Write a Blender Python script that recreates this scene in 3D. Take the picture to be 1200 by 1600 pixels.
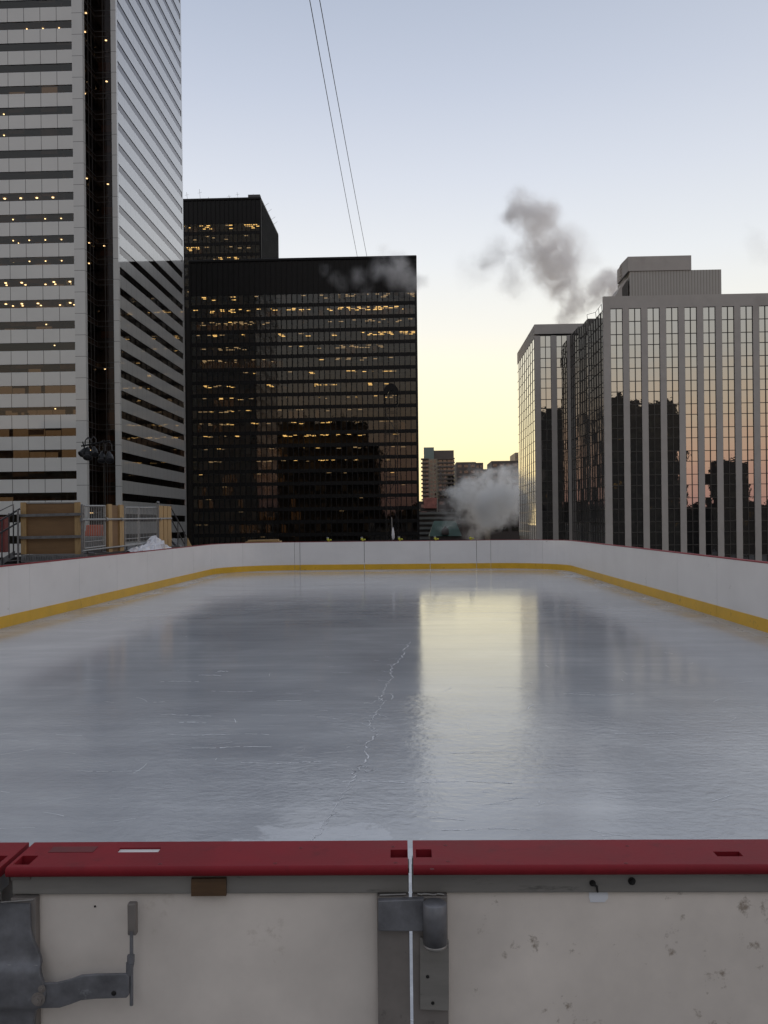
import bpy, math, random
from mathutils import Matrix, Vector
R_ = math.radians
sc = bpy.context.scene
for o in list(bpy.data.objects): bpy.data.objects.remove(o)

# ------------------------------------------------------------------ camera
FPX, IW, IH = 1383.0, 1200.0, 1600.0
YAW, PITCH, ROLL, RISE = math.atan(50/FPX), 0.0, -R_(0.64), 17.5
EYE = Vector((0, 0, 1.76))
CM = Matrix.Rotation(YAW, 3, 'Z') @ Matrix.Rotation(math.pi/2+PITCH, 3, 'X') @ Matrix.Rotation(ROLL, 3, 'Z')
cd = bpy.data.cameras.new('camera'); cam = bpy.data.objects.new('camera', cd); sc.collection.objects.link(cam)
cam.location = EYE; cam.rotation_euler = CM.to_euler()
cd.sensor_fit = 'VERTICAL'; cd.sensor_height = 24.0; cd.sensor_width = 18.0; cd.lens = 24.0*FPX/IH
cd.shift_y = RISE/IH
cd.clip_start = 0.05; cd.clip_end = 6000
sc.camera = cam
def ray(px, py): return CM @ Vector(((px-IW/2)/FPX, (IH/2+RISE-py)/FPX, -1.0))
def at(px, py, y):            # the point seen at a photo pixel that stands y metres ahead
    v = ray(px, py); return EYE + v*(y/v.y)
def atz(px, py, z):           # the point seen at a photo pixel at height z
    v = ray(px, py); return EYE + v*((z-EYE.z)/v.z)

# ------------------------------------------------------------------ sky, sun, exposure
SUN_EL, SUN_AZ = R_(2.5), R_(-11.0)       # azimuth from +Y towards +X
sdir = Vector((math.sin(SUN_AZ)*math.cos(SUN_EL), math.cos(SUN_AZ)*math.cos(SUN_EL), math.sin(SUN_EL)))
w = bpy.data.worlds.new('World'); sc.world = w; w.use_nodes = True
nt = w.node_tree; nt.nodes.clear()
def N(tree, typ, **kw):
    n = tree.nodes.new(typ)
    for k, v in kw.items():
        if k in n.inputs.keys() if isinstance(k, str) else False: n.inputs[k].default_value = v
        else: setattr(n, k, v)
    return n
def ramp(tree, stops, interp='LINEAR'):
    n = tree.nodes.new('ShaderNodeValToRGB'); cr = n.color_ramp; cr.interpolation = interp
    while len(cr.elements) > 1: cr.elements.remove(cr.elements[0])
    for i, (p, c) in enumerate(stops):
        e = cr.elements[0] if i == 0 else cr.elements.new(p)
        e.position = p; e.color = (*c, 1) if len(c) == 3 else c
    return n
L = nt.links.new
tc = N(nt, 'ShaderNodeTexCoord'); sx = N(nt, 'ShaderNodeSeparateXYZ'); L(tc.outputs['Generated'], sx.inputs[0])
front = ramp(nt, [(0, (.92,.80,.44)), (.04, (1.0,.845,.45)), (.09, (1.0,.91,.575)), (.15, (.945,.89,.665)), (.21, (.83,.82,.755)),
                  (.28, (.735,.76,.785)), (.36, (.61,.65,.73)), (.44, (.485,.535,.645)), (.52, (.38,.435,.55)), (.7, (.37,.41,.49)), (1, (.36,.39,.46))])
back = ramp(nt, [(0, (.46,.28,.26)), (.025, (.62,.35,.29)), (.07, (.76,.49,.35)), (.12, (.72,.57,.42)), (.18, (.62,.59,.53)),
                 (.27, (.62,.635,.65)), (.4, (.60,.615,.645)), (.6, (.53,.55,.595)), (1, (.36,.39,.46))])
L(sx.outputs['Z'], front.inputs[0]); L(sx.outputs['Z'], back.inputs[0])
hd = N(nt, 'ShaderNodeVectorMath', operation='DOT_PRODUCT'); L(tc.outputs['Generated'], hd.inputs[0]); hd.inputs[1].default_value = (math.sin(R_(-14)), math.cos(R_(-14)), 0)
mr = N(nt, 'ShaderNodeMapRange', interpolation_type='SMOOTHSTEP'); mr.inputs[1].default_value = .1; mr.inputs[2].default_value = 1.0
L(hd.outputs['Value'], mr.inputs[0])
mx = N(nt, 'ShaderNodeMix', data_type='RGBA'); L(mr.outputs[0], mx.inputs[0]); L(back.outputs[0], mx.inputs[6]); L(front.outputs[0], mx.inputs[7])
bg1 = N(nt, 'ShaderNodeBackground'); L(mx.outputs[2], bg1.inputs[0]); bg1.inputs[1].default_value = 1.0
sky = N(nt, 'ShaderNodeTexSky', sky_type='NISHITA', sun_disc=False, sun_elevation=SUN_EL, sun_rotation=SUN_AZ)
bg2 = N(nt, 'ShaderNodeBackground'); L(sky.outputs[0], bg2.inputs[0]); bg2.inputs[1].default_value = 0.004
ad = N(nt, 'ShaderNodeAddShader'); L(bg1.outputs[0], ad.inputs[0]); L(bg2.outputs[0], ad.inputs[1])
wo = N(nt, 'ShaderNodeOutputWorld'); L(ad.outputs[0], wo.inputs[0])

sl = bpy.data.lights.new('sun', 'SUN'); sl.energy = 0.35; sl.angle = R_(4); sl.color = (1, .72, .42)
so = bpy.data.objects.new('sun', sl); sc.collection.objects.link(so); so.rotation_euler = (-sdir).to_track_quat('-Z', 'Y').to_euler()
sc.view_settings.view_transform = 'Standard'; sc.view_settings.look = 'None'; sc.view_settings.exposure = 0.2; sc.view_settings.gamma = 1
sc.view_settings.use_curve_mapping = False
cy = sc.cycles
cy.max_bounces = 8; cy.transparent_max_bounces = 12; cy.glossy_bounces = 5; cy.diffuse_bounces = 3; cy.volume_bounces = 6
cy.use_denoising = True; cy.sample_clamp_indirect = 4; cy.volume_step_rate = 0.7; cy.volume_max_steps = 160
cy.caustics_reflective = False; cy.caustics_refractive = False

# ------------------------------------------------------------------ mesh and object helpers
BASE = {}
class MB:
    def __init__(s): s.v = []; s.f = []; s.m = []; s.sm = []
    def add(s, vs, fs, mi=0, smooth=False):
        o = len(s.v); s.v += [tuple(v) for v in vs]
        for f in fs: s.f.append(tuple(i+o for i in f)); s.m.append(mi); s.sm.append(smooth)
    def box(s, x0, x1, y0, y1, z0, z1, mi=0):
        s.add([(x0,y0,z0),(x1,y0,z0),(x1,y1,z0),(x0,y1,z0),(x0,y0,z1),(x1,y0,z1),(x1,y1,z1),(x0,y1,z1)],
              [(0,3,2,1),(4,5,6,7),(0,1,5,4),(1,2,6,5),(2,3,7,6),(3,0,4,7)], mi)
    def quad(s, a, b, c, d, mi=0): s.add([a,b,c,d], [(0,1,2,3)], mi)
    def obox(s, p, ax, ay, az, mi=0):          # box from a corner and three edge vectors
        p, ax, ay, az = map(Vector, (p, ax, ay, az))
        s.add([p,p+ax,p+ax+ay,p+ay,p+az,p+ax+az,p+ax+ay+az,p+ay+az],
              [(0,3,2,1),(4,5,6,7),(0,1,5,4),(1,2,6,5),(2,3,7,6),(3,0,4,7)], mi)
    def prism(s, pts, d, mi=0):                # polygon of 3-D points pushed along d
        n = len(pts); d = Vector(d); a = [Vector(p) for p in pts]
        s.add(a+[p+d for p in a], [tuple(range(n))[::-1], tuple(range(n, 2*n))]+[(i,(i+1)%n,(i+1)%n+n,i+n) for i in range(n)], mi)
    def tube(s, p0, p1, r, n=8, r1=None, mi=0, caps=True):
        p0, p1 = Vector(p0), Vector(p1); d = (p1-p0).normalized(); r1 = r if r1 is None else r1
        u = d.cross(Vector((0,0,1)) if abs(d.z) < .9 else Vector((1,0,0))).normalized(); v = d.cross(u)
        vs = [p0+(u*math.cos(a)+v*math.sin(a))*r for a in [2*math.pi*i/n for i in range(n)]]
        vs += [p1+(u*math.cos(a)+v*math.sin(a))*r1 for a in [2*math.pi*i/n for i in range(n)]]
        s.add(vs, [((i+1)%n, i, i+n, (i+1)%n+n) for i in range(n)], mi, True)
        if caps: s.add(vs, [tuple(range(n)), tuple(range(2*n-1, n-1, -1))], mi)
    def path(s, pts, r, n=6, mi=0):
        for a, b in zip(pts, pts[1:]): s.tube(a, b, r, n, mi=mi)
    def lathe(s, p, axis, prof, n=16, mi=0):   # prof: (distance along axis, radius)
        p, d = Vector(p), Vector(axis).normalized()
        u = d.cross(Vector((0,0,1)) if abs(d.z) < .9 else Vector((1,0,0))).normalized(); v = d.cross(u)
        vs = [p+d*t+(u*math.cos(2*math.pi*i/n)+v*math.sin(2*math.pi*i/n))*r for t, r in prof for i in range(n)]
        s.add(vs, [(k*n+(i+1)%n, k*n+i, (k+1)*n+i, (k+1)*n+(i+1)%n) for k in range(len(prof)-1) for i in range(n)], mi, True)
    def sphere(s, p, r, seg=10, sq=1.0):
        k = 6; s.lathe(p, (0,0,1), [(-r*sq*math.cos(math.pi*i/k), max(1e-4, r*math.sin(math.pi*i/k))) for i in range(k+1)], seg)
    def build(s, name, mat, parent=None, base=None, local=False, bevel=0):
        b = Vector((0,0,0))
        if parent is not None:
            if not local: b = BASE[parent.name]
        elif base is not None: b = Vector(base)
        me = bpy.data.meshes.new(name)
        me.from_pydata([tuple(Vector(v)-b) for v in s.v], [], s.f)
        for m_ in (mat if isinstance(mat, (list, tuple)) else [mat]): me.materials.append(m_)
        me.polygons.foreach_set('material_index', s.m); me.polygons.foreach_set('use_smooth', s.sm); me.update()
        o = bpy.data.objects.new(name, me); sc.collection.objects.link(o)
        if parent is not None: o.parent = parent
        elif base is not None: o.location = b
        BASE[o.name] = b
        if bevel:
            bv = o.modifiers.new('bevel', 'BEVEL'); bv.width = bevel; bv.segments = 2; bv.limit_method = 'ANGLE'
        return o
def tag(o, label=None, cat=None, group=None, kind=None):
    for k, v in (('label', label), ('category', cat), ('group', group), ('kind', kind)):
        if v: o[k] = v
    return o
def thing(name, label, cat, loc, group=None, rz=0):
    o = bpy.data.objects.new(name, None); sc.collection.objects.link(o)
    o.location = loc; o.rotation_euler = (0, 0, rz); o.empty_display_size = .3
    BASE[o.name] = Vector(loc)
    return tag(o, label, cat, group)
def copy_tree(o, parent=None):
    c = o.copy(); sc.collection.objects.link(c)
    if parent: c.parent = parent
    for ch in o.children: copy_tree(ch, c)
    BASE[c.name] = BASE[o.name]
    return c

# ------------------------------------------------------------------ materials
def mat(name, col, rough=.6, metal=0, spec=.5, var=.12, scale=3.0, bump=0, bscale=20, stretch=(1,1,1), dirt=None, coat=0, coat_ior=1.5, detail=6):
    m = bpy.data.materials.new(name); m.use_nodes = True; t = m.node_tree; p = t.nodes['Principled BSDF']; l = t.links.new
    co = N(t, 'ShaderNodeTexCoord'); mp = N(t, 'ShaderNodeMapping'); l(co.outputs['Object'], mp.inputs[0]); mp.inputs['Scale'].default_value = stretch
    nz = N(t, 'ShaderNodeTexNoise'); nz.inputs['Scale'].default_value = scale; nz.inputs['Detail'].default_value = detail; nz.inputs['Roughness'].default_value = .6
    l(mp.outputs[0], nz.inputs['Vector'])
    r = ramp(t, [(.3, tuple(c*(1-var) for c in col)), (.7, tuple(min(1, c*(1+var)) for c in col))]); l(nz.outputs[0], r.inputs[0])
    out = r.outputs[0]
    if dirt:                                   # (colour, scale, threshold, width): specks and stains of their own shape
        n2 = N(t, 'ShaderNodeTexNoise'); n2.inputs['Scale'].default_value = dirt[1]; n2.inputs['Detail'].default_value = 8; n2.inputs['Roughness'].default_value = .7
        l(mp.outputs[0], n2.inputs['Vector'])
        mr2 = N(t, 'ShaderNodeMapRange'); mr2.inputs[1].default_value = dirt[2]; mr2.inputs[2].default_value = dirt[2]+dirt[3]; l(n2.outputs[0], mr2.inputs[0])
        mx2 = N(t, 'ShaderNodeMix', data_type='RGBA'); l(mr2.outputs[0], mx2.inputs[0]); l(out, mx2.inputs[6]); mx2.inputs[7].default_value = (*dirt[0], 1); out = mx2.outputs[2]
    l(out, p.inputs['Base Color'])
    rr = N(t, 'ShaderNodeMapRange'); rr.inputs[3].default_value = max(.02, rough*.85); rr.inputs[4].default_value = min(1, rough*1.15); l(nz.outputs[0], rr.inputs[0]); l(rr.outputs[0], p.inputs['Roughness'])
    p.inputs['Metallic'].default_value = metal; p.inputs['Specular IOR Level'].default_value = spec
    p.inputs['Coat Weight'].default_value = coat; p.inputs['Coat IOR'].default_value = coat_ior; p.inputs['Coat Roughness'].default_value = .03
    if bump:
        nb = N(t, 'ShaderNodeTexNoise'); nb.inputs['Scale'].default_value = bscale; nb.inputs['Detail'].default_value = 5; l(mp.outputs[0], nb.inputs['Vector'])
        bp = N(t, 'ShaderNodeBump'); bp.inputs['Strength'].default_value = .6; bp.inputs['Distance'].default_value = bump; l(nb.outputs[0], bp.inputs['Height']); l(bp.outputs[0], p.inputs['Normal'])
    return m
def glass(name, trans, refl, ior=1.5, gain=1.0, floor_=0.0, rough=.01, body=None, wavy=0):
    """window glass: fresnel reflection over a tinted see-through (or dark backed) sheet"""
    m = bpy.data.materials.new(name); m.use_nodes = True; t = m.node_tree; t.nodes.clear(); l = t.links.new
    fr = N(t, 'ShaderNodeFresnel'); fr.inputs[0].default_value = ior
    nrm = None
    if wavy:
        co = N(t, 'ShaderNodeTexCoord'); nz = N(t, 'ShaderNodeTexNoise'); nz.inputs['Scale'].default_value = .8; nz.inputs['Detail'].default_value = 3; l(co.outputs['Object'], nz.inputs['Vector'])
        bp = N(t, 'ShaderNodeBump'); bp.inputs['Strength'].default_value = 1; bp.inputs['Distance'].default_value = wavy; l(nz.outputs[0], bp.inputs['Height']); nrm = bp.outputs[0]
    ma = N(t, 'ShaderNodeMath', operation='MULTIPLY_ADD', use_clamp=True); l(fr.outputs[0], ma.inputs[0]); ma.inputs[1].default_value = gain; ma.inputs[2].default_value = floor_
    gl = N(t, 'ShaderNodeBsdfGlossy'); gl.inputs['Color'].default_value = (*refl, 1); gl.inputs['Roughness'].default_value = rough
    if nrm: l(nrm, gl.inputs['Normal'])
    if body is None: tr = N(t, 'ShaderNodeBsdfTransparent'); tr.inputs[0].default_value = (*trans, 1)
    else: tr = N(t, 'ShaderNodeBsdfDiffuse'); tr.inputs[0].default_value = (*body, 1)
    mx = N(t, 'ShaderNodeMixShader'); l(ma.outputs[0], mx.inputs[0]); l(tr.outputs[0], mx.inputs[1]); l(gl.outputs[0], mx.inputs[2])
    ou = N(t, 'ShaderNodeOutputMaterial'); l(mx.outputs[0], ou.inputs[0])
    return m
def emit(name, col, s):
    m = bpy.data.materials.new(name); m.use_nodes = True; t = m.node_tree; t.nodes.clear()
    e = N(t, 'ShaderNodeEmission'); e.inputs[0].default_value = (*col, 1); e.inputs[1].default_value = s
    o = N(t, 'ShaderNodeOutputMaterial'); t.links.new(e.outputs[0], o.inputs[0])
    m.cycles.emission_sampling = 'NONE'
    return m
def jointed(m, axis, pitch, off, width, dark):
    """darkens the joints between cladding slabs along one object axis"""
    t = m.node_tree; l = t.links.new; p = t.nodes['Principled BSDF']
    src = p.inputs['Base Color'].links[0].from_socket
    co = N(t, 'ShaderNodeTexCoord'); s = N(t, 'ShaderNodeSeparateXYZ'); l(co.outputs['Object'], s.inputs[0])
    a = N(t, 'ShaderNodeMath', operation='SUBTRACT'); l(s.outputs[axis], a.inputs[0]); a.inputs[1].default_value = off
    b = N(t, 'ShaderNodeMath', operation='DIVIDE'); l(a.outputs[0], b.inputs[0]); b.inputs[1].default_value = pitch
    c = N(t, 'ShaderNodeMath', operation='FRACT'); l(b.outputs[0], c.inputs[0])
    d = N(t, 'ShaderNodeMath', operation='LESS_THAN'); l(c.outputs[0], d.inputs[0]); d.inputs[1].default_value = width/pitch
    mx = N(t, 'ShaderNodeMix', data_type='RGBA'); l(d.outputs[0], mx.inputs[0]); l(src, mx.inputs[6]); mx.inputs[7].default_value = (*dark, 1)
    l(mx.outputs[2], p.inputs['Base Color']); return m

M = {}
M['asphalt'] = mat('asphalt', (.05,.05,.052), .9, var=.3, scale=.2)
M['deck'] = mat('deck_concrete', (.30,.295,.29), .85, var=.25, scale=.6)
M['board_white'] = mat('board_plastic', (.67,.655,.655), .38, var=.05, scale=.8, stretch=(1,1,1.5), dirt=((.36,.34,.32), 2.6, .64, .10))
M['kick'] = mat('kick_plate_yellow', (.62,.36,.02), .4, var=.1, scale=2, dirt=((.30,.17,.03), 4, .60, .12))
M['cap_red'] = mat('cap_red', (.205,.0115,.019), .58, spec=.2, var=.14, scale=6, bump=.0006, bscale=90, dirt=((.16,.012,.018), 14, .57, .10))
M['cap_dark'] = mat('cap_red_worn', (.12,.010,.014), .6, var=.2, scale=20)
M['rail'] = mat('mill_aluminium', (.25,.24,.225), .5, metal=.3, var=.16, scale=7, stretch=(.5,1,3), bump=.0004, bscale=60, dirt=((.09,.085,.078), 12, .60, .1))
M['back'] = mat('panel_back', (.75,.685,.63), .5, var=.18, scale=2.5, bump=.0007, bscale=35, dirt=((.36,.30,.25), 19, .60, .08))
M['back_clean'] = mat('gate_back', (.74,.68,.63), .5, var=.18, scale=2.2, bump=.0007, bscale=35, dirt=((.50,.43,.37), 7, .60, .14))
M['post'] = mat('post_grey', (.215,.195,.183), .55, metal=.2, var=.2, scale=9, bump=.0005, bscale=50, dirt=((.07,.06,.055), 14, .6, .1))
M['galv'] = mat('galvanised_steel', (.175,.178,.195), .5, metal=.35, var=.42, scale=14, bump=.0008, bscale=45, dirt=((.26,.27,.29), 22, .62, .08))
M['galv_light'] = mat('bright_steel', (.30,.29,.28), .45, metal=.5, var=.2, scale=20)
M['black'] = mat('black_hole', (.01,.01,.01), .8)
M['label'] = mat('label_white', (.80,.82,.88), .5, var=.04)
M['wood'] = mat('pine_timber', (.36,.235,.105), .65, var=.25, scale=9, stretch=(4,4,.5), dirt=((.25,.15,.06), 8, .62, .1))
M['woodblock'] = mat('dark_timber', (.10,.055,.025), .7, var=.4, scale=30, stretch=(.3,1,3))
M['ply'] = mat('plywood', (.175,.098,.042), .65, var=.18, scale=3, stretch=(.4,.4,3), dirt=((.11,.06,.03), 3, .58, .12))
M['steel'] = mat('scaffold_steel', (.17,.17,.175), .45, metal=.5, var=.25, scale=10)
M['steel_dark'] = mat('dark_steel', (.045,.045,.05), .5, metal=.3, var=.25, scale=10)
M['mesh_grey'] = mat('barrier_zinc', (.26,.265,.27), .45, metal=.4, var=.2, scale=10)
M['orange'] = mat('orange_plastic', (.46,.07,.018), .5, var=.15, scale=4)
M['sheet'] = mat('plastic_sheet', (.52,.52,.56), .3, var=.1, scale=5)
M['red'] = mat('red_paint', (.13,.02,.02), .5)
M['yellow_green'] = mat('safety_yellow', (.40,.40,.04), .5)
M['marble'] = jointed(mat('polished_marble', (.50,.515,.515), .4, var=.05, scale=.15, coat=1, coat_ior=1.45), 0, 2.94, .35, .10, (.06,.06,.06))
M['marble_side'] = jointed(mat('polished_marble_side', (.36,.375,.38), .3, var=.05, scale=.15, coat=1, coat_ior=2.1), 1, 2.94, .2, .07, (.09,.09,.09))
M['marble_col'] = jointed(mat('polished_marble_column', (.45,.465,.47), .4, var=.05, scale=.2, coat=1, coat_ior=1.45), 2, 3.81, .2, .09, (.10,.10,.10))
M['tower_glass'] = glass('bronze_glass', (.55,.47,.40), (.80,.80,.80), 1.5, 1.0, .015)
M['tower_glass_side'] = glass('bronze_glass_side', (.45,.4,.36), (.80,.78,.78), 1.6, 1.3, .03)
M['notch_glass'] = glass('dark_bronze_glass', (.38,.31,.28), (.42,.40,.42), 1.5, .7, .01)
M['black_steel'] = mat('black_painted_steel', (.0065,.0065,.0075), .45, var=.25, scale=.3, spec=.18)
M['black_glass'] = glass('grey_bronze_glass', (.55,.48,.40), (.84,.83,.83), 1.5, .9, .024, wavy=.006)
M['interior'] = mat('office_interior', (.12,.10,.08), .8, var=.3, scale=.4)
M['interior_warm'] = mat('office_interior_brown', (.20,.11,.05), .8, var=.5, scale=.35)
M['lamp_warm'] = emit('ceiling_lamp', (1.0,.68,.25), 2.4)
M['lamp_soft'] = emit('ceiling_lamp_dim', (1.0,.75,.42), .75)
M['lamp_dot'] = emit('downlight', (1.0,.80,.42), 4.5)
M['room_glow'] = emit('lit_room', (1.0,.52,.22), .024)
M['brown_room'] = emit('lit_office_brown', (1.0,.66,.36), .085)
M['room_glow2'] = emit('lit_room_bright', (1.0,.58,.16), .25)
M['stone'] = mat('grey_stone', (.37,.352,.338), .6, var=.07, scale=.35, spec=.4, dirt=((.31,.29,.275), .25, .55, .2))
M['stone_rib'] = jointed(mat('ribbed_metal', (.34,.33,.315), .5, var=.06, scale=.4), 0, .5, 0, .12, (.20,.19,.175))
M['mirror_glass'] = glass('mirror_glass', (1,1,1), (.93,.92,.90), 1.5, .9, .47, .015, body=(.016,.016,.017), wavy=.0038)
M['mirror_glass_grey'] = glass('grey_mirror_glass', (1,1,1), (.85,.85,.85), 1.5, .8, .27, .04, body=(.06,.06,.06), wavy=.006)
M['mullion'] = mat('mullion_dark', (.055,.052,.05), .5, metal=.3)
M['mullion_lt'] = mat('mullion_pale', (.20,.20,.20), .45, metal=.4)
M['cable'] = mat('steel_cable', (.06,.06,.065), .5)
M['far_beige'] = mat('far_concrete', (.25,.215,.165), .8, var=.15, scale=.2)
M['far_brown'] = mat('far_brown_brick', (.10,.085,.078), .8, var=.15, scale=.2)
M['far_dark'] = mat('far_dark_slab', (.055,.045,.042), .8, var=.2, scale=.2)
M['far_teal'] = mat('far_teal_glass', (.14,.19,.19), .4, var=.1, scale=.2)
M['far_red'] = mat('far_red_sign', (.30,.12,.10), .8, var=.4, scale=.5)
M['far_grey'] = mat('far_grey_slab', (.14,.145,.14), .8, var=.2, scale=.3)
M['copper'] = mat('green_copper_roof', (.035,.075,.06), .7, var=.3, scale=.3)
M['back_wall'] = mat('dark_office_wall', (.022,.020,.020), .8, var=.3, scale=.2)
M['back_glass'] = mat('dark_office_window', (.045,.044,.042), .5, spec=.15)
M['far_glass'] = glass('far_window', (1,1,1), (.8,.8,.8), 1.5, 1, .08, .02, body=(.02,.02,.02))

# ice: a clear sheet over white paint, wet-smooth with resurfacing streaks
def ice_mat():
    m = bpy.data.materials.new('ice'); m.use_nodes = True; t = m.node_tree; p = t.nodes['Principled BSDF']; l = t.links.new
    co = N(t, 'ShaderNodeTexCoord')
    def noise(scale, stretch, detail=6, rough=.6, dist=0):
        mp = N(t, 'ShaderNodeMapping'); l(co.outputs['Object'], mp.inputs[0]); mp.inputs['Scale'].default_value = stretch
        n = N(t, 'ShaderNodeTexNoise'); n.inputs['Scale'].default_value = scale; n.inputs['Detail'].default_value = detail; n.inputs['Roughness'].default_value = rough; n.inputs['Distortion'].default_value = dist
        l(mp.outputs[0], n.inputs['Vector']); return n.outputs[0]
    def mrange(s, a, b, c, d, smooth=False):
        n = N(t, 'ShaderNodeMapRange'); n.interpolation_type = 'SMOOTHSTEP' if smooth else 'LINEAR'
        for i, v in zip((1,2,3,4), (a,b,c,d)): n.inputs[i].default_value = v
        l(s, n.inputs[0]); return n.outputs[0]
    def math_(op, a, b):
        n = N(t, 'ShaderNodeMath', operation=op)
        for i, v in enumerate((a, b)):
            if isinstance(v, (int, float)): n.inputs[i].default_value = v
            else: l(v, n.inputs[i])
        return n.outputs[0]
    n1 = noise(.5, (1,1,1), 8, .6, .4); n2 = noise(1.3, (.25,2.2,1), 8, .65)
    mixn = math_('ADD', math_('MULTIPLY', n1, .6), math_('MULTIPLY', n2, .4))
    cr = ramp(t, [(.33, (.30,.313,.345)), (.52, (.39,.405,.435)), (.68, (.50,.515,.545))]); l(mixn, cr.inputs[0])
    # fresh pale flood patch in front of the gate
    vs = N(t, 'ShaderNodeVectorMath', operation='SUBTRACT'); l(co.outputs['Object'], vs.inputs[0]); vs.inputs[1].default_value = (-.55, 4.3, 0)
    vm = N(t, 'ShaderNodeVectorMath', operation='MULTIPLY'); l(vs.outputs[0], vm.inputs[0]); vm.inputs[1].default_value = (1.0, .55, 0)
    ln = N(t, 'ShaderNodeVectorMath', operation='LENGTH'); l(vm.outputs[0], ln.inputs[0])
    pn = noise(2.2, (1,.8,1), 8, .65, .8)
    pv = math_('ADD', ln.outputs['Value'], math_('MULTIPLY', pn, 1.6))
    pm = mrange(pv, 1.25, 1.33, 1, 0)
    mx = N(t, 'ShaderNodeMix', data_type='RGBA'); l(math_('MULTIPLY', pm, .45), mx.inputs[0]); l(cr.outputs[0], mx.inputs[6]); mx.inputs[7].default_value = (.64,.66,.70,1)
    l(mx.outputs[2], p.inputs['Base Color'])
    sp = N(t, 'ShaderNodeSeparateXYZ'); l(co.outputs['Object'], sp.inputs[0])
    ax = math_('ABSOLUTE', math_('ADD', sp.outputs['X'], .915), 0)
    ed = math_('MAXIMUM', mrange(math_('ADD', ax, math_('MULTIPLY', n1, 1.2)), 6.2, 7.1, 0, 1, True), mrange(math_('ADD', sp.outputs['Y'], math_('MULTIPLY', n1, 1.2)), 32.2, 34.0, 0, .7, True))
    edge = ed
    rn = noise(.9, (.3,1.4,1), 5)
    l(math_('ADD', mrange(rn, .3, .7, .075, .13), math_('ADD', math_('MULTIPLY', pm, .10), math_('MULTIPLY', edge, .30))), p.inputs['Roughness'])
    p.inputs['IOR'].default_value = 1.38
    b1 = noise(7, (1,1.6,1), 4, .55); b2 = noise(38, (1,1.4,1), 3, .5); b3 = noise(1.1, (.4,1.4,1), 4)
    rip = math_('MULTIPLY', mrange(math_('ADD', sp.outputs['Y'], math_('MULTIPLY', n1, 5.0)), 9.5, 13.5, 1, 0, True), mrange(noise(.55, (1,.8,1), 4), .40, .62, .25, 1, True))
    b4 = noise(11, (1,1.3,1), 5, .6, .3)
    h = math_('ADD', math_('ADD', math_('MULTIPLY', b1, .35), math_('MULTIPLY', b2, .10)), math_('ADD', math_('MULTIPLY', b3, .9), math_('MULTIPLY', math_('MULTIPLY', b4, rip), 2.5)))
    bp = N(t, 'ShaderNodeBump'); bp.inputs['Strength'].default_value = 1; bp.inputs['Distance'].default_value = .0022; l(h, bp.inputs['Height']); l(bp.outputs[0], p.inputs['Normal'])
    return m
M['ice'] = ice_mat()
M['ice_crack'] = mat('ice_crack_frost', (.66,.67,.70), .7, var=.1, scale=30)
M['ice_scratch'] = mat('ice_scratch_frost', (.74,.76,.80), .7, var=.1, scale=30)

# ------------------------------------------------------------------ the setting
b = MB(); b.quad((-4000,-4000,-14),(4000,-4000,-14),(4000,4000,-14),(-4000,4000,-14))
tag(b.build('ground', M['asphalt']), kind='structure')
b = MB(); b.box(-26, 12, -14, 42, -13.9, -.06)
tag(b.build('roof_deck', M['deck']), kind='structure')

XL, XR, YF, RC = -7.25, 5.42, 33.65, 2.6         # inner faces of the dasher boards
def arc(cx, cy, a0, a1, r, n=14): return [(cx+r*math.cos(R_(a0+(a1-a0)*i/n)), cy+r*math.sin(R_(a0+(a1-a0)*i/n))) for i in range(n+1)]
YN = 1.87
b = MB()
out = [(XL, YN), (XR, YN)] + arc(XR-RC, YF-RC, 0, 90, RC) + arc(XL+RC, YF-RC, 90, 180, RC)
b.add([(x, y, 0) for x, y in out], [tuple(range(len(out)))])
ice = tag(b.build('ice', M['ice']), kind='structure')
rnd = random.Random(5)
def ribbon(mb, pts, wd, z=.0025):
    P = [Vector((p[0], p[1], z)) for p in pts]
    for i, (a, c) in enumerate(zip(P, P[1:])):
        d = (c-a).normalized(); s = Vector((-d.y, d.x, 0)); wa, wc = wd*rnd.uniform(.4,1.2)/2, wd*rnd.uniform(.4,1.2)/2
        mb.quad(a-s*wa, c-s*wc+d*wc*.5, c+s*wc+d*wc*.5, a+s*wa)
def jag(pts, k, amp):
    o = []
    for a, c in zip(pts, pts[1:]):
        for i in range(k):
            f = i/k; q = a.lerp(c, f); o.append((q.x+rnd.uniform(-amp,amp)*(i>0), q.y+rnd.uniform(-amp,amp)*1.6*(i>0)))
    o.append((pts[-1].x, pts[-1].y)); return o
ck = [(641,1003),(632,1014),(629,1027),(618,1037),(610,1048),(614,1058),(604,1072),(598,1084),(594,1092),(602,1096),(588,1112),(584,1122),(576,1134),(587,1143),(590,1148),(571,1164),(576,1182),(562,1197),(553,1207),(550,1222)]
b = MB()
main_crack = jag([atz(x, y, 0) for x, y in ck], 7, .022)
for (p_, q_) in zip(main_crack, main_crack[1:]):
    ribbon(b, [p_, q_], rnd.choice((.003,.005,.007,.010,.014)))
    if rnd.random() < .22:
        e_ = Vector((p_[0]+rnd.uniform(-.16,.16), p_[1]+rnd.uniform(-.14,.14), 0)); ribbon(b, jag([Vector((*p_,0)), e_], 5, .012), .005)
for (pts) in ([(550,1222),(541,1236),(530,1250),(523,1268),(516,1276),(507,1290),(500,1304),(487,1314)], [(594,1092),(580,1100),(571,1098)], [(560,1200),(572,1206),(590,1203)]):
    ribbon(b, jag([atz(x, y, 0) for x, y in pts], 6, .022), .0045)
b.build('ice_crack', M['ice_crack'], ice)
b = MB()
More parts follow.
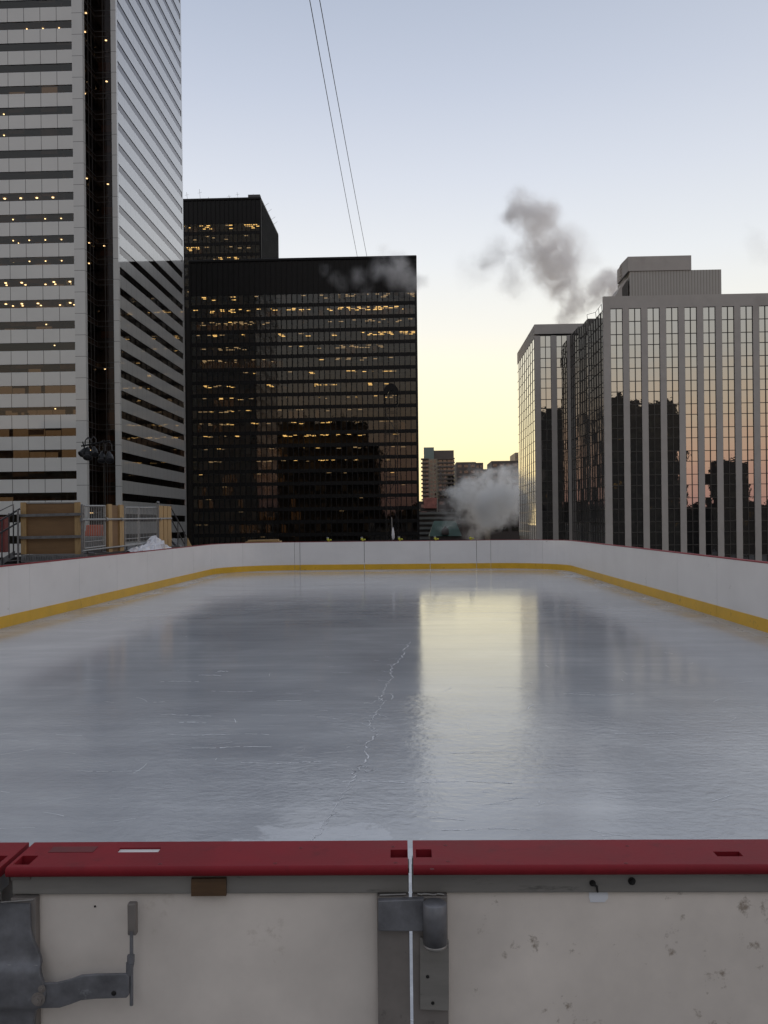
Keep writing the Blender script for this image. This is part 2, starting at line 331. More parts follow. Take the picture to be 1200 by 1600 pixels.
for (x0,x1,y,wd) in ((240,266,1097,.010),(268,322,1130,.009),(300,424,1168,.009),(376,526,1192,.008),(535,800,1222,.006),(244,330,1118,.006),(520,640,1256,.005),(260,420,1148,.005),(432,470,1094,.006),(690,830,1296,.004),(330,400,1080,.005),(960,1090,1146,.005),(880,990,1085,.006),(340,356,1050,.01),(310,345,1056,.008),(250,310,1066,.008),(700,790,1176,.004),(860,1010,1206,.004),(120,230,1205,.004)):
    n = max(6, int((x1-x0)/6)); ph = rnd.uniform(0, 6)
    pts = [atz(x0+(x1-x0)*i/n, y+rnd.uniform(-.5,.5)+1.2*math.sin(ph+i*.25), 0) for i in range(n+1)]
    for i in range(n):
        if rnd.random() < .85: ribbon(b, [(pts[i].x, pts[i].y), (pts[i+1].x, pts[i+1].y)], wd*rnd.uniform(.8, 2.4), .002)
# scattered short blade nicks and frost flecks
for _ in range(260):
    y_ = 2.2+abs(rnd.gauss(0, 4.2)); x_ = rnd.uniform(-4, 3.4); a_ = rnd.gauss(0, .35)+(math.pi/2 if rnd.random() < .15 else 0); l_ = rnd.uniform(.03, .28)
    if y_ > 20: continue
    k_ = rnd.uniform(-.3, .3); pts = [(x_+l_*f*math.cos(a_+k_*f), y_+l_*f*math.sin(a_+k_*f)) for f in (0, .33, .66, 1)]
    ribbon(b, pts, rnd.uniform(.002, .006), .0015)
b.build('ice_scratch', M['ice_scratch'], ice)

# ------------------------------------------------------------------ dasher boards round the rink
H, TH = 1.07, .09
def board_strip(mb, pts, z0, z1, t0, t1, mi=0):
    """a wall of constant section along pts; t0/t1 = offsets outward (right of travel is outward when walking clockwise seen from above... given by normals)"""
    P = [Vector((x, y, 0)) for x, y in pts]; nn = []
    for i in range(len(P)):
        d = (P[min(i+1, len(P)-1)]-P[max(i-1, 0)]).normalized(); nn.append(Vector((-d.y, d.x, 0)))
    vs = []
    for p, n in zip(P, nn):
        for t, z in ((t0,z0),(t0,z1),(t1,z1),(t1,z0)): vs.append(p+n*t+Vector((0,0,z)))
    k = len(P); fs = [(0,1,2,3), tuple(4*(k-1)+i for i in (3,2,1,0))]
    for i in range(k-1):
        for j in range(4): fs.append((4*i+j, 4*(i+1)+j, 4*(i+1)+(j+1)%4, 4*i+(j+1)%4))
    mb.add(vs, fs, mi)
def split_line(a, c, n): return [(a[0]+(c[0]-a[0])*i/n, a[1]+(c[1]-a[1])*i/n) for i in range(n+1)]
def dasher(label, runs, group='dasher boards round the ice', gap=.003):
    t = thing('dasher_board', label, 'rink board', (runs[0][0][0], runs[0][0][1], -.06), group)
    for r in runs:
        # shrink a hair at each end so that a seam shows
        a, c = Vector((*r[0],0)), Vector((*r[1],0)); a = a.lerp(c, gap/(c-a).length)
        e, g = Vector((*r[-1],0)), Vector((*r[-2],0)); e = e.lerp(g, gap/(e-g).length)
        rr = [(a.x,a.y)]+list(r[1:-1])+[(e.x,e.y)]
        p = MB(); board_strip(p, rr, .20, H, 0, .012); p.build('panel', M['board_white'], t)
        p = MB(); board_strip(p, rr, -.005, .205, -.012, -.001); p.build('kick_plate', M['kick'], t)
        p = MB(); board_strip(p, rr, -.06, H-.002, .014, TH); p.build('backing_frame', M['post'], t)
        p = MB(); board_strip(p, rr, H, H+.014, -.006, TH+.05); p.build('cap_rail', M['cap_red'], t)
    return t
ys = [1.95+2.44*i for i in range(12)]; ye = YF-RC
yl = [YN+.06, 3.3, 5.75, 8.2, 10.6, 13.05, 15.5, 16.35, 18.8, 21.2, 23.65, 26.1, 28.55, ye]
# walking with the ice on the right hand side => +normal points outward
dasher('long white board wall with yellow kick plate along the left side below the tower', [[(XL, a), (XL, c)] for a, c in zip(yl, yl[1:])])
al = arc(XL+RC, YF-RC, 180, 90, RC, 16); dasher('curved white corner board nearest the plastic sheet, at the left of the far end', [al[:9], al[8:]])
xf = [XL+RC, -4.44, -1.98, .52, 2.28, XR-RC]
dasher('white far end board with straight seams below the black office building', [[(a, YF), (c, YF)] for a, c in zip(xf, xf[1:])], gap=.008)
ar = arc(XR-RC, YF-RC, 90, 0, RC, 16); dasher('curved white corner board below the grey building with the stone columns', [ar[:9], ar[8:]])
yr = [ye, 28.4, 25.96, 23.5, 21.1, 18.6, 16.2, 13.75, 11.3, 8.9, 6.4, 4.0, YN+.06]
dasher('long white board wall with yellow kick plate along the right side of the ice', [[(XR, a), (XR, c)] for a, c in zip(yr, yr[1:])])

# ------------------------------------------------------------------ near gate and boards (seen from behind)
def grid_cap(mb, x0, x1, y0, y1, z0, z1, holes):
    xs = sorted({x0, x1}|{h[i] for h in holes for i in (0,1)}); yy = sorted({y0, y1}|{h[i] for h in holes for i in (2,3)})
    ish = lambda x, y: any(h[0] < x < h[1] and h[2] < y < h[3] for h in holes)
    for i in range(len(xs)-1):
        for j in range(len(yy)-1):
            a, c, d, e = xs[i], xs[i+1], yy[j], yy[j+1]
            if ish((a+c)/2, (d+e)/2):
                continue
            mb.quad((a,d,z1),(c,d,z1),(c,e,z1),(a,e,z1)); mb.quad((a,e,z0),(c,e,z0),(c,d,z0),(a,d,z0))
    for h in holes:
        a, c, d, e = h
        mb.quad((a,d,z0),(c,d,z0),(c,d,z1),(a,d,z1)); mb.quad((c,e,z0),(a,e,z0),(a,e,z1),(c,e,z1))
        mb.quad((a,e,z0),(a,d,z0),(a,d,z1),(a,e,z1)); mb.quad((c,d,z0),(c,e,z0),(c,e,z1),(c,d,z1))
    for a, d in (((x0,y1),(x0,y0)), ((x1,y0),(x1,y1)), ((x1,y1),(x0,y1))):
        mb.quad((*a,z0),(*d,z0),(*d,z1),(*a,z1))
    # rounded nosing along y0
    r = (z1-z0)/2; k = 8
    pr = [(y0-r*math.cos(t)*.9, (z0+z1)/2-r*math.sin(t)) for t in [math.pi/2-math.pi*i/k for i in range(k+1)]]
    mb.add([(x, y, z) for x in (x0, x1) for y, z in pr], [(i, i+1, k+2+i, k+1+i) for i in range(k)], 0, True)
    mb.add([(x0, y, z) for y, z in pr], [tuple(range(k+1))]); mb.add([(x1, y, z) for y, z in pr], [tuple(range(k, -1, -1))])
ZC, TC = 1.08, .020
SX, SY = -.0185, 1.752
class Frame:
    def __init__(s, rz): s.rz = rz; s.c, s.s = math.cos(rz), math.sin(rz)
    def loc(s, p): dx, dy = p.x-SX, p.y-SY; return (dx*s.c+dy*s.s, -dx*s.s+dy*s.c)
    def top(s, px, py): return s.loc(atz(px, py, ZC))
    def hole(s, xa, xb, ya, yb):           # a recess given by its corners in the photo
        a = s.top((xa+xb)/2, yb)[1]; c = s.top((xa+xb)/2, ya)[1]; return (s.top(xa, yb)[0], s.top(xb, yb)[0], a, c)
    def fp(s, px, py):                      # photo pixel on the back face of the boards
        p = at(px, py, 1.765); return (s.loc(p)[0], p.z)
def near_common(t, x0, x1, bm_='back'):
    p = MB(); p.box(x0, x1, .022, .075, 1.018, ZC-TC-.001); p.build('top_rail', M['rail'], t, local=True, bevel=.003)
    p = MB(); p.box(x0+.002, x1-.002, .032, .040, .10, 1.0175); p.build('back_panel', M[bm_], t, local=True)
    p = MB(); p.box(x0+.001, x1-.001, .11, .122, .2, 1.055); p.build('panel', M['board_white'], t, local=True)
    p = MB(); p.box(x0+.001, x1-.001, .122, .132, -.005, .2); p.build('kick_plate', M['kick'], t, local=True)
def plate(fr, pts, y0, y1):
    mb = MB(); q = [fr.fp(*p) for p in pts]
    mb.prism([(x, y0, z) for x, z in q], (0, y1-y0, 0)); return mb
def nut(mb, c, r, h):
    for t0, t1, rad, n in ((0, .0015, r*1.5, 20), (.0015, h, r, 6), (h, h+.003, r*.5, 12)):
        mb.prism([(c[0]+rad*math.cos(2*math.pi*i/n+.3), c[1]-t0, c[2]+rad*math.sin(2*math.pi*i/n+.3)) for i in range(n)], (0, -(t1-t0), 0))

# the left gate
fl = Frame(R_(1.15))
g = thing('rink_gate', 'rink gate with red cap, latch lever on its left and hinge on its right', 'gate', (SX, SY, 0), 'gate and boards at the near end', fl.rz)
x0 = fl.top(3, 1361)[0]; x1 = -.0035
holes = [fl.hole(610, 637, 1327.5, 1340), fl.hole(20, 45, 1337, 1351), fl.hole(182, 247, 1324.5, 1331.5)]
p = MB(); grid_cap(p, x0, x1-.001, .009, .145, ZC-TC, ZC, holes); cap = p.build('cap_rail', M['cap_red'], g, local=True)
p = MB()
h = fl.hole(75, 145, 1323.0, 1332); p.box(h[0], h[1], h[2], h[3]-.001, ZC-.001, ZC+.0008); p.build('wear_patch', M['cap_dark'], cap, local=True)
p = MB(); h = holes[2]; p.box(h[0]-.004, h[1]+.004, h[2]-.004, .150 if h[3] > .146 else h[3]+.004, ZC-TC-.004, ZC-.0035); p.build('slot_plate', M['board_white'], cap, local=True)
p = MB()
for h in holes[:2]: p.box(h[0]-.003, h[1]+.003, h[2]-.003, h[3]+.003, ZC-TC-.0100, ZC-TC-.0005)
p.build('slot_floor', M['post'], cap, local=True)
p = MB()
for (px, py) in ((618,1348),(614,1323),(430,1349),(250,1350),(470,1325)):
    q = fl.top(px, py); p.lathe((q[0], q[1], ZC-.0006), (0,0,1), [(0,.004),(.001,.004),(.0012,.0022),(.0004,.0018),(.0004,.0001)], 12)
p.build('screw', M['cap_dark'], cap, local=True)
near_common(g, x0+.004, x1, 'back_clean')
pa = fl.fp(590, 1500)[0]
p = MB(); p.box(pa, x1, .010, .031, .10, 1.0165); p.build('post', M['post'], g, local=True, bevel=.002)
pe = fl.fp(62, 1450)[0]
p = MB(); p.box(x0+.006, pe, .010, .031, .10, 1.0165); p.build('post', M['post'], g, local=True, bevel=.002)
p = plate(fl, [(300,1398),(354,1398),(354,1371),(300,1371)], .014, .0215); p.build('wood_block', M['woodblock'], g, local=True)
# latch: bent bracket, lever, drop rod
br = MB()
q = lambda px, py: fl.fp(px, py)
prof_b = [(1404,54,.004),(1424,55,.0035),(1442,55.5,.003),(1454,58,.0025),(1466,62,.002),(1478,68,.001),(1487,72,-.001),(1493,74,-.006),(1498,75,-.014),(1504,77,-.0185),(1512,80,-.0198),(1524,84,-.0202),(1534,86,-.0202),(1544,84,-.0198),(1552,79,-.0185),(1558,73,-.0145),(1564,68,-.006),(1570,64,.000),(1580,61,.0025),(1610,60,.003),(1650,60,.004)]
vs_ = []
for py_, xr_b, y_b in prof_b:
    (xa_, z_), (xb_, _) = q(2, py_), q(xr_b, py_); w_b = xb_-xa_
    vs_ += [(xa_, y_b+.0095, z_), (xa_, y_b+.001, z_), (xa_+.003, y_b, z_)]+[(xa_+w_b*f, y_b, z_) for f in (.3, .6, .85)]+[(xb_-.003, y_b, z_), (xb_-.0008, y_b+.0008, z_), (xb_, y_b+.003, z_), (xb_, y_b+.0095, z_)]
nb_ = 10
br.add(vs_, [(i*nb_+j, (i+1)*nb_+j, (i+1)*nb_+j+1, i*nb_+j+1) for i in range(len(prof_b)-1) for j in range(nb_-1)], 0, True)
br.add(vs_[:nb_], [tuple(range(nb_))])
bo = br.build('latch_bracket', M['galv'], g, local=True)
n_ = MB(); a = q(75, 1541); nut(n_, (a[0], -.020, a[1]), .009, .008); a = q(80, 1526); nut(n_, (a[0], -.019, a[1]), .005, .004); n_.build('nut', M['post'], bo, local=True)
lv = plate(fl, [(64,1519),(100,1519),(122,1514),(138,1508),(160,1506.5),(207,1506),(211,1512),(211,1538),(207,1543),(160,1544),(138,1546),(122,1552),(106,1557),(64,1558)], -.016, -.009)
lo = lv.build('latch_lever', M['galv'], g, local=True, bevel=.002)
n_ = MB(); a = q(188, 1535); n_.lathe((a[0], -.0165, a[1]), (0,-1,0), [(0,.005),(.0005,.005),(.0005,.0001)], 12); n_.build('bolt_hole', M['black'], lo, local=True)
rd = MB(); a, c = q(213, 1444), q(213, 1557); rd.tube((a[0], -.008, a[1]), (c[0], -.008, c[1]), .0036, 10)
a, c = q(212, 1480), q(212, 1492); rd.tube((a[0], -.008, a[1]), (c[0], -.008, c[1]), .0075, 6)
a, c = q(211, 1492), q(209, 1510); rd.tube((a[0], -.008, a[1]), (c[0], -.008, c[1]), .0085, 8, r1=.006)
ro = rd.build('drop_rod', M['galv'], g, local=True)
sl_ = MB(); a, c = q(206, 1404), q(220, 1451); sl_.box(a[0], c[0], -.008, .008, c[1], a[1]+.003); sl_.build('rod_sleeve', M['post'], ro, local=True, bevel=.003)
p = MB(); a = q(147, 1418); p.lathe((a[0], .0315, a[1]), (0,-1,0), [(0,.0022),(.0006,.0022),(.0006,.0001)], 10); p.build('drill_hole', M['black'], g, local=True)
p = MB(); a, c = q(8, 1404), q(58, 1401); p.tube((a[0], .011, a[1]), (c[0], .011, c[1]+.001), .0022, 6)
a, c = q(593, 1397.5), q(634, 1396.5); p.tube((a[0], .011, a[1]), (c[0], .011, c[1]), .002, 6); a, c = q(6, 1495), q(70, 1496); p.path([(a[0]+(c[0]-a[0])*i/6, -.006+rnd.uniform(-.001,.001), a[1]+(c[1]-a[1])*i/6+rnd.uniform(-.0012,.0012)) for i in range(7)], .0016)
p.build('weld_bead', M['galv_light'], g, local=True)  # weld beads, plus a pale strip standing in for the highlight on the bracket's bend
hg = plate(fl, [(591,1401),(662,1399),(664,1449),(591,1448)], -.006, .009); ho = hg.build('hinge_arm', M['galv'], g, local=True, bevel=.002)

# the board right of the gate
fr_ = Frame(R_(.75))
g2 = thing('near_board', 'red capped rink board right of the gate, with small white tag and hinge knuckle', 'rink board', (SX, SY, 0), 'gate and boards at the near end', fr_.rz)
q = fr_.fp
holes = [fr_.hole(650, 675, 1327, 1339.5), fr_.hole(1121, 1162, 1330.5, 1338)]
p = MB(); grid_cap(p, .0055, 5.42, .009, .145, ZC-TC, ZC, holes); cap = p.build('cap_rail', M['cap_red'], g2, local=True)
p = MB()
for h in holes: p.box(h[0]-.003, h[1]+.003, h[2]-.003, h[3]+.003, ZC-TC-.0100, ZC-TC-.0005)
p.build('slot_floor', M['cap_dark'], cap, local=True)
p = MB()
for (px, py) in ((700,1346),(696,1321),(675,1358),(980,1322),(978,1349)):
    a = fr_.top(px, py); p.lathe((a[0], a[1], ZC-.0006), (0,0,1), [(0,.004),(.001,.004),(.0012,.0022),(.0004,.0018),(.0004,.0001)], 12)
p.build('screw', M['cap_dark'], cap, local=True)
near_common(g2, .0025, 5.42)
p = MB(); p.box(.0025, q(700, 1500)[0], .010, .031, .10, 1.0165); p.build('post', M['post'], g2, local=True, bevel=.002)
p = plate(fr_, [(656,1462),(701,1466),(701,1576),(656,1574)], .003, .009); hp = p.build('hinge_plate', M['rail'], g2, local=True, bevel=.0015)
p = MB()
for c in ((676,1563),(668,1522)): a = q(*c); p.lathe((a[0], .0025, a[1]), (0,-1,0), [(0,.0035),(.0005,.0035),(.0005,.0001)], 10)
p.build('bolt_hole', M['black'], hp, local=True)
k = MB(); a, c = q(678.5, 1402), q(678.5, 1463); k.lathe((a[0], -.016, c[1]), (0,0,1), [(0,.0001),(0,.0235),(a[1]-c[1],.0235),(a[1]-c[1]+.002,.021),(a[1]-c[1]+.002,.0001)], 24)
ko = k.build('hinge_knuckle', M['galv'], g2, local=True)
k = MB(); k.lathe((a[0], -.016, c[1]-.010), (0,0,1), [(0,.0001),(0,.018),(.004,.0225),(.0095,.0238),(.0095,.0001)], 24); k.build('hinge_washer', M['galv_light'], ko, local=True)
p = MB(); a, c = q(652, 1397), q(694, 1396); 
pts = [Vector((a[0]+(c[0]-a[0])*i/8, .011, a[1]+rnd.uniform(-.0015,.0015))) for i in range(9)]; p.path(pts, .002); p.build('weld_bead', M['galv_light'], g2, local=True)
p = plate(fr_, [(924,1398),(950,1398),(954,1403),(954,1411),(949,1417),(926,1417),(924,1409)], .0295, .0315); p.build('tag', M['label'], g2, local=True)
p = MB(); a = q(928, 1384); nut(p, (a[0], .0215, a[1]), .0042, .007); p.build('bolt', M['black'], g2, local=True); c = q(934, 1397); p = MB(); p.path([(a[0], .016, a[1]), (a[0]+.007, .015, a[1]-.004), (c[0]+.002, .018, c[1])], .0022); p.build('hook', M['black'], g2, local=True); p = MB()
a = q(990, 1381); nut(p, (a[0], .0215, a[1]), .005, .009); p.build('bolt', M['black'], g2, local=True)
# next board beyond the gate's latch
g3 = thing('near_board', 'red capped board end beside the gate latch, only its tip showing', 'rink board', (SX, SY, 0), 'gate and boards at the near end', fl.rz)
hx = x0-.012
ho_ = fl.hole(-20, 12, 1337, 1351); p = MB(); grid_cap(p, hx-6.35, hx, .009, .145, ZC-TC, ZC, [(ho_[0]-.01, hx-.012, ho_[2], ho_[3])]); p.build('cap_rail', M['cap_red'], g3, local=True)
near_common(g3, hx-6.35, hx-.012)
p = MB(); p.box(hx-.09, hx-.012, .012, .0315, .10, 1.0165); p.build('post', M['black'], g3, local=True)


# ------------------------------------------------------------------ buildings
rb = random.Random(11)
def panes_x(mb, xs, y, z0, z1, jit, mi=0):      # a row of panes facing -Y, each hung a hair out of true
    for a, c in zip(xs, xs[1:]):
        u, v = rb.gauss(0, jit)*(c-a)/2, rb.gauss(0, jit)*(z1-z0)/2
        mb.quad((a, y-u-v, z0), (c, y+u-v, z0), (c, y+u+v, z1), (a, y-u+v, z1), mi)
def panes_y(mb, ys_, x, z0, z1, jit, sgn, mi=0):  # a row of panes in a plane x = const
    for a, c in zip(ys_, ys_[1:]):
        u, v = rb.gauss(0, jit)*(c-a)/2, rb.gauss(0, jit)*(z1-z0)/2
        q = [(x-u-v, a, z0), (x+u-v, c, z0), (x+u+v, c, z1), (x-u+v, a, z1)]
        mb.quad(*(q if sgn > 0 else q[::-1]), mi)
def frange(a, c, s):
    n = max(1, round((c-a)/s)); return [a+(c-a)*i/n for i in range(n+1)]

# --- white stone tower on the left
T = thing('office_tower', 'tall pale tower of polished stone with ribbon windows and a dark glass corner slot', 'building', (-75, 180, -14))
FH, ZB, WH = 3.81, 7.15, 1.42
TX0, TY0, TXN, TYN, TXS, TY1 = -102.0, 155.0, -58.2, 161.0, -54.2, 207.5
TX1c = -60.1                                    # right end of the ribbon windows on the near face
KS = range(-5, 36); ZT = ZB+36*FH-WH/2
m_sp = MB(); m_ss = MB(); prev = -14.0
for k in KS:
    zc = ZB+FH*k
    m_sp.box(TX0, TX1c, TY0, TY0+.5, prev, zc-WH/2); m_ss.box(TXS-.5, TXS, TYN+.8, TY1-.9, prev, zc-WH/2); prev = zc+WH/2
m_sp.box(TX0, TX1c, TY0, TY0+.5, prev, ZT); m_ss.box(TXS-.5, TXS, TYN+.8, TY1-.9, prev, ZT)
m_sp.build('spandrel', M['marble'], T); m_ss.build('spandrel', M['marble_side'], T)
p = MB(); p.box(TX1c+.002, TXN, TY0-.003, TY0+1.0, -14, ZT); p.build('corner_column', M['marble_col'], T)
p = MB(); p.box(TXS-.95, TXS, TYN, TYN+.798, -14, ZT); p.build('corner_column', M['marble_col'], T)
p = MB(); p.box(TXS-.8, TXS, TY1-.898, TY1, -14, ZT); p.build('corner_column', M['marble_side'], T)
p = MB(); p.box(TX0, TXS-.6, TY1-.5, TY1-.01, -14, ZT); p.box(TX0, TX0+.5, TY0+.6, TY1-.6, -14, ZT); p.build('wall', M['marble'], T)
p = MB(); p.box(TX0, TXN-1.2, TY0+.1, TY1-1, ZT, ZT+.4); p.box(TXN-1.2, TXS-.6, TYN+.9, TY1-1, ZT, ZT+.4); p.build('roof', M['stone'], T)
xs = [TX0+.02]+[TX1c-2.94*i for i in range(14, -1, -1)]
lit = {22: 'dots', 14: 'big', 13: 'dots', 12: 'dots', 11: 'dots', 10: 'two', 9: 'two', 8: 'dots', 7: 'one', 4: 'one', 18: 'one', 17: 'one'}
warm = {0, 1, 2, 3, 4, 5, 6, 19, 22, 8, 9, 10, 11, 12, 13, 14}
it_c, it_w = MB(), MB()
for k in KS:
    zc = ZB+FH*k; z0, z1 = zc-WH/2, zc+WH/2
    if zc > -8:
        p = MB(); panes_x(p, xs, TY0+.16, z0, z1, .0016); wi = p.build('window', M['tower_glass'], T)
        p = MB(); panes_y(p, frange(TYN+.8, TY1-.9, 2.94/2), TXS-.10, z0, z1, .0007, 1); p.build('window', M['tower_glass_side'], T)
        it = it_w if k in warm else it_c
        it.box(TX0+.6, TX1c-.1, TY0+.55, TY0+5, z1+.02, z1+.5); it.box(TX0+.6, TX1c-.1, TY0+4.5, TY0+5, z0-1.3, z1); it.box(TX0+.6, TX1c-.1, TY0+.55, TY0+4.5, z0-1.6, z0-1.3)
        # blinds drawn to different heights and office clutter behind the glass
        p = MB()
        for a, c in zip(xs, xs[1:]):
            if rb.random() < (.5 if k in warm else .25): x_ = rb.uniform(a, c-.8); hh = rb.uniform(.2, .9); p.box(x_, x_+rb.uniform(.4,1.4), TY0+1.0, TY0+1.4, z0-1.2, z0+hh*.7)
            if rb.random() < .22: p.box(a+.05, c-.05, TY0+.35, TY0+.38, z1-rb.uniform(.3,1.3), z1)
        p.build('blind', M['interior_warm'] if k in warm else M['interior'], wi)
        if k in (0, 1, 2, 3, 4, 5, 6, 8, 9, 10, 11, 12, 13, 14, 19, 22):
            p = MB()
            for a, c in zip(xs, xs[1:]):
                if k in (2, 3, 4, 5) and rb.random() < .9 or rb.random() < .35:
                    zz = z1-rb.choice((0, 0, 0, .3, .7)); ww = rb.choice((0, 0, .6)); yq_ = TY0+(4.2 if k in lit else .75); p.quad((a+.05, yq_, z0-.9), (c-.05-ww, yq_, z0-.9), (c-.05-ww, yq_, zz), (a+.05, yq_, zz))
            if p.v: p.build('lit_room', M['brown_room'], wi)
        md = lit.get(k)
        if md:
            p = MB()
            for i, (a, c) in enumerate(zip(xs, xs[1:])):
                n = len(xs)-2-i
                if md == 'one' and n not in (1, 4): continue
                if md == 'one' and k in (7,) and n != 2 and n != 1: continue
                if md != 'two' and rb.random() < .12: continue
                cx = a+(c-a)*(.42 if md != 'dots' else .92)
                r = .20 if md in ('big', 'two') else .115
                p.lathe((cx, TY0+2.3, z1-.13), (0,0,1), [(0,.0001),(0,r),(.12,r),(.12,.0001)], 10)
                if md == 'two' or rb.random() < .2: p.lathe((cx+rb.uniform(-.8,.8), TY0+3.8, z1-.10), (0,0,1), [(0,.0001),(0,r*.8),(.1,r*.8),(.1,.0001)], 10)
            p.build('ceiling_light', M['lamp_dot'], wi)
it_c.build('interior', M['interior'], T); it_w.build('interior', M['interior_warm'], T)
# the dark glass slot of the corner
p = MB(); sl_lamp = MB(); mu = MB(); bk = MB()
yy = frange(TY0+1.0, TYN, 1.5); xx = frange(TXN, TXS-.95, 1.4)
for k in range(-5, 36):
    zc = ZB+FH*k; za, zb_, zd = zc-FH/2, zc+.95, zc+FH/2
    for (z0, z1) in ((za, zb_), (zb_, zd)):
        panes_y(p, yy, TXN-.05, z0, z1, .003, 1); panes_x(p, xx, TYN+.05, z0, z1, .003)
    for z in (zb_, zd):
        mu.box(TXN-.06, TXN+.03, TY0+1.0, TYN, z-.04, z+.04); mu.box(TXN, TXS-.95, TYN-.03, TYN+.06, z-.04, z+.04)
    bk.box(TXN-4, TXN-.2, TY0+1, TYN+4, zb_+.05, zd-.05)
    if rb.random() < .32:
        for _ in range(rb.choice((1,1,2))):
            yq = rb.uniform(TY0+1.4, TYN-.4); sl_lamp.lathe((TXN-1.1, yq, zb_-.1), (0,0,1), [(0,.0001),(0,.2),(.1,.2),(.1,.0001)], 8)
    if rb.random() < .3: xq = rb.uniform(TXN+.4, TXS-1.6); sl_lamp.lathe((xq, TYN+1.2, zb_-.1), (0,0,1), [(0,.0001),(0,.2),(.1,.2),(.1,.0001)], 8)
    if rb.random() < .5: bk.box(TXN+.3+rb.random(), TXS-1.4, TYN+.9, TYN+1.0, zc-1, zc+rb.uniform(0,.9), 1)
for y in yy[1:-1]: mu.box(TXN-.06, TXN+.035, y-.04, y+.04, -14, ZT)
for x in xx[1:-1]: mu.box(x-.04, x+.04, TYN-.035, TYN+.06, -14, ZT)
bk.box(TXN-4.2, TXN-4, TY0+1, TYN+4, -14, ZT); bk.box(TXN-4, TXS-.7, TYN+4, TYN+4.2, -14, ZT)
w_ = p.build('corner_window', M['notch_glass'], T); mu.build('mullion', M['mullion'], w_); sl_lamp.build('ceiling_light', M['lamp_dot'], w_); bk.build('interior', [M['interior'], M['interior_warm']], w_)

# --- black steel and glass office buildings
def lights_row(mb, glow, z1, y0, specs, x_of, W=1.3):
    """ceiling troffers of a lit floor; specs = (photo x from, to, density, kind)"""
    for (a, c, dens, kind) in specs:
        xa, xc = x_of(a), x_of(c)
        if kind == 'glow':
            x = xa
            while x < xc-1.0:
                if rb.random() < dens: glow.quad((x+.1, y0+3.2, z1-2.5), (x+1.35, y0+3.2, z1-2.5), (x+1.35, y0+3.2, z1-.05-rb.random()*.5), (x+.1, y0+3.2, z1-.1))
                x += 1.55
            continue
        for dy in (1.3, 2.9, 4.6):
            x = xa+rb.uniform(0, 1)
            while x < xc:
                if rb.random() < dens*(1 if dy < 3 else .7): mb.box(x, x+W*rb.uniform(.7,1.1), y0+dy, y0+dy+.5, z1-.07, z1-.03)
                x += rb.choice((1.55, 2.3, 3.1))
def black_block(label, x0, x1, y0, y1, ztop, zrow0, nrow, rowspec, px_ref, side=False, depth=7):
    bl = thing('office_building', label, 'building', ((x0+x1)/2, y0, -14))
    PT, RH, GH = 1.55, 3.69, 2.62
    n = round((x1-x0-1.0)/PT); xs = [x0+.5+(x1-x0-1.0)*i/n for i in range(n+1)]
    x_of = lambda px: max(x0+.8, min(x1-.8, at(px, 600, y0).x))
    sp = MB(); prev = ztop
    for k in range(nrow):
        z1 = zrow0-RH*k; z0 = z1-GH
        sp.box(x0+.01, x1-.01, y0+.02, y0+.4, z1, prev); prev = z0
    sp.box(x0+.01, x1-.01, y0+.02, y0+.4, -14, prev)
    sp.build('spandrel', M['black_steel'], bl)
    mu = MB()
    for x in xs: mu.box(x-.11, x+.11, y0-.28, y0+.018, -14, ztop-.9)
    mu.build('mullion', M['black_steel'], bl)
    p = MB(); p.box(x0-.05, x0+.499, y0-.12, y0+.5, -14, ztop-.9); p.build('corner_column', M['black_steel'], bl)
    p = MB(); p.box(x1-.499, x1+.05, y0-.12, y0+.5, -14, ztop-.9); p.build('corner_column', M['black_steel'], bl)
    p = MB(); p.box(x0-.08, x1+.08, y0-.32, y1+.1, ztop-.9, ztop); p.build('roof', M['black_steel'], bl, bevel=.25)
    p = MB(); p.box(x0, x1, y1-.5, y1, -14, ztop-.91); p.box(x0, x0+.4, y0+.51, y1-.51, -14, ztop-.91); p.box(x1-.4, x1, y0+.51, y1-.51, -14, ztop-.91)
    if side:
        for yq in frange(y0+1.5, y1-1, 1.55): p.box(x1, x1+.25, yq-.1, yq+.1, -14, ztop-.91)
    p.build('wall', M['black_steel'], bl)
    it = MB()
    for k in range(nrow):
        z1 = zrow0-RH*k; z0 = z1-GH
        p = MB(); panes_x(p, xs, y0+.1, z0, z1, .0022); wi = p.build('window', M['black_glass'], bl)
        it.box(x0+.45, x1-.45, y0+.45, y0+depth, z1+.02, z1+.4); it.box(x0+.45, x1-.45, y0+.45, y0+depth, z0-.4, z0-.02)
        fur = MB()
        for x in xs[:-1]:
            if rb.random() < .35: fur.box(x+.12, x+.12+rb.uniform(.3,1.2), y0+1, y0+1.6, z0, z0+rb.uniform(.5,1.3))
            if rb.random() < .16: fur.box(x+.12, x+1.43, y0+.3, y0+.33, z1-rb.uniform(.4,2.2), z1)
        fur.build('blind', M['interior'], wi)
        lm, gw, ls = MB(), MB(), MB()
        base = [(300,650,.11,'soft'),(300,650,.02,'lamp')] if nrow > 12 and k < 15 else [(288,410,.12,'soft')] if nrow < 12 else [(300,650,.03,'soft')]
        for spx in rowspec.get(k, [])+base:
            lights_row(ls if spx[3] == 'soft' else lm, gw, z1, y0, [spx], x_of)
        if lm.v: lm.build('ceiling_light', M['lamp_warm'], wi)
        if ls.v: ls.build('ceiling_light', M['lamp_soft'], wi)
        if gw.v: gw.build('lit_room', M['room_glow'], wi)
    it.box(x0+.45, x1-.45, y0+depth, y0+depth+.3, zrow0-RH*nrow, zrow0)
    it.build('interior', M['interior'], bl)
    return bl
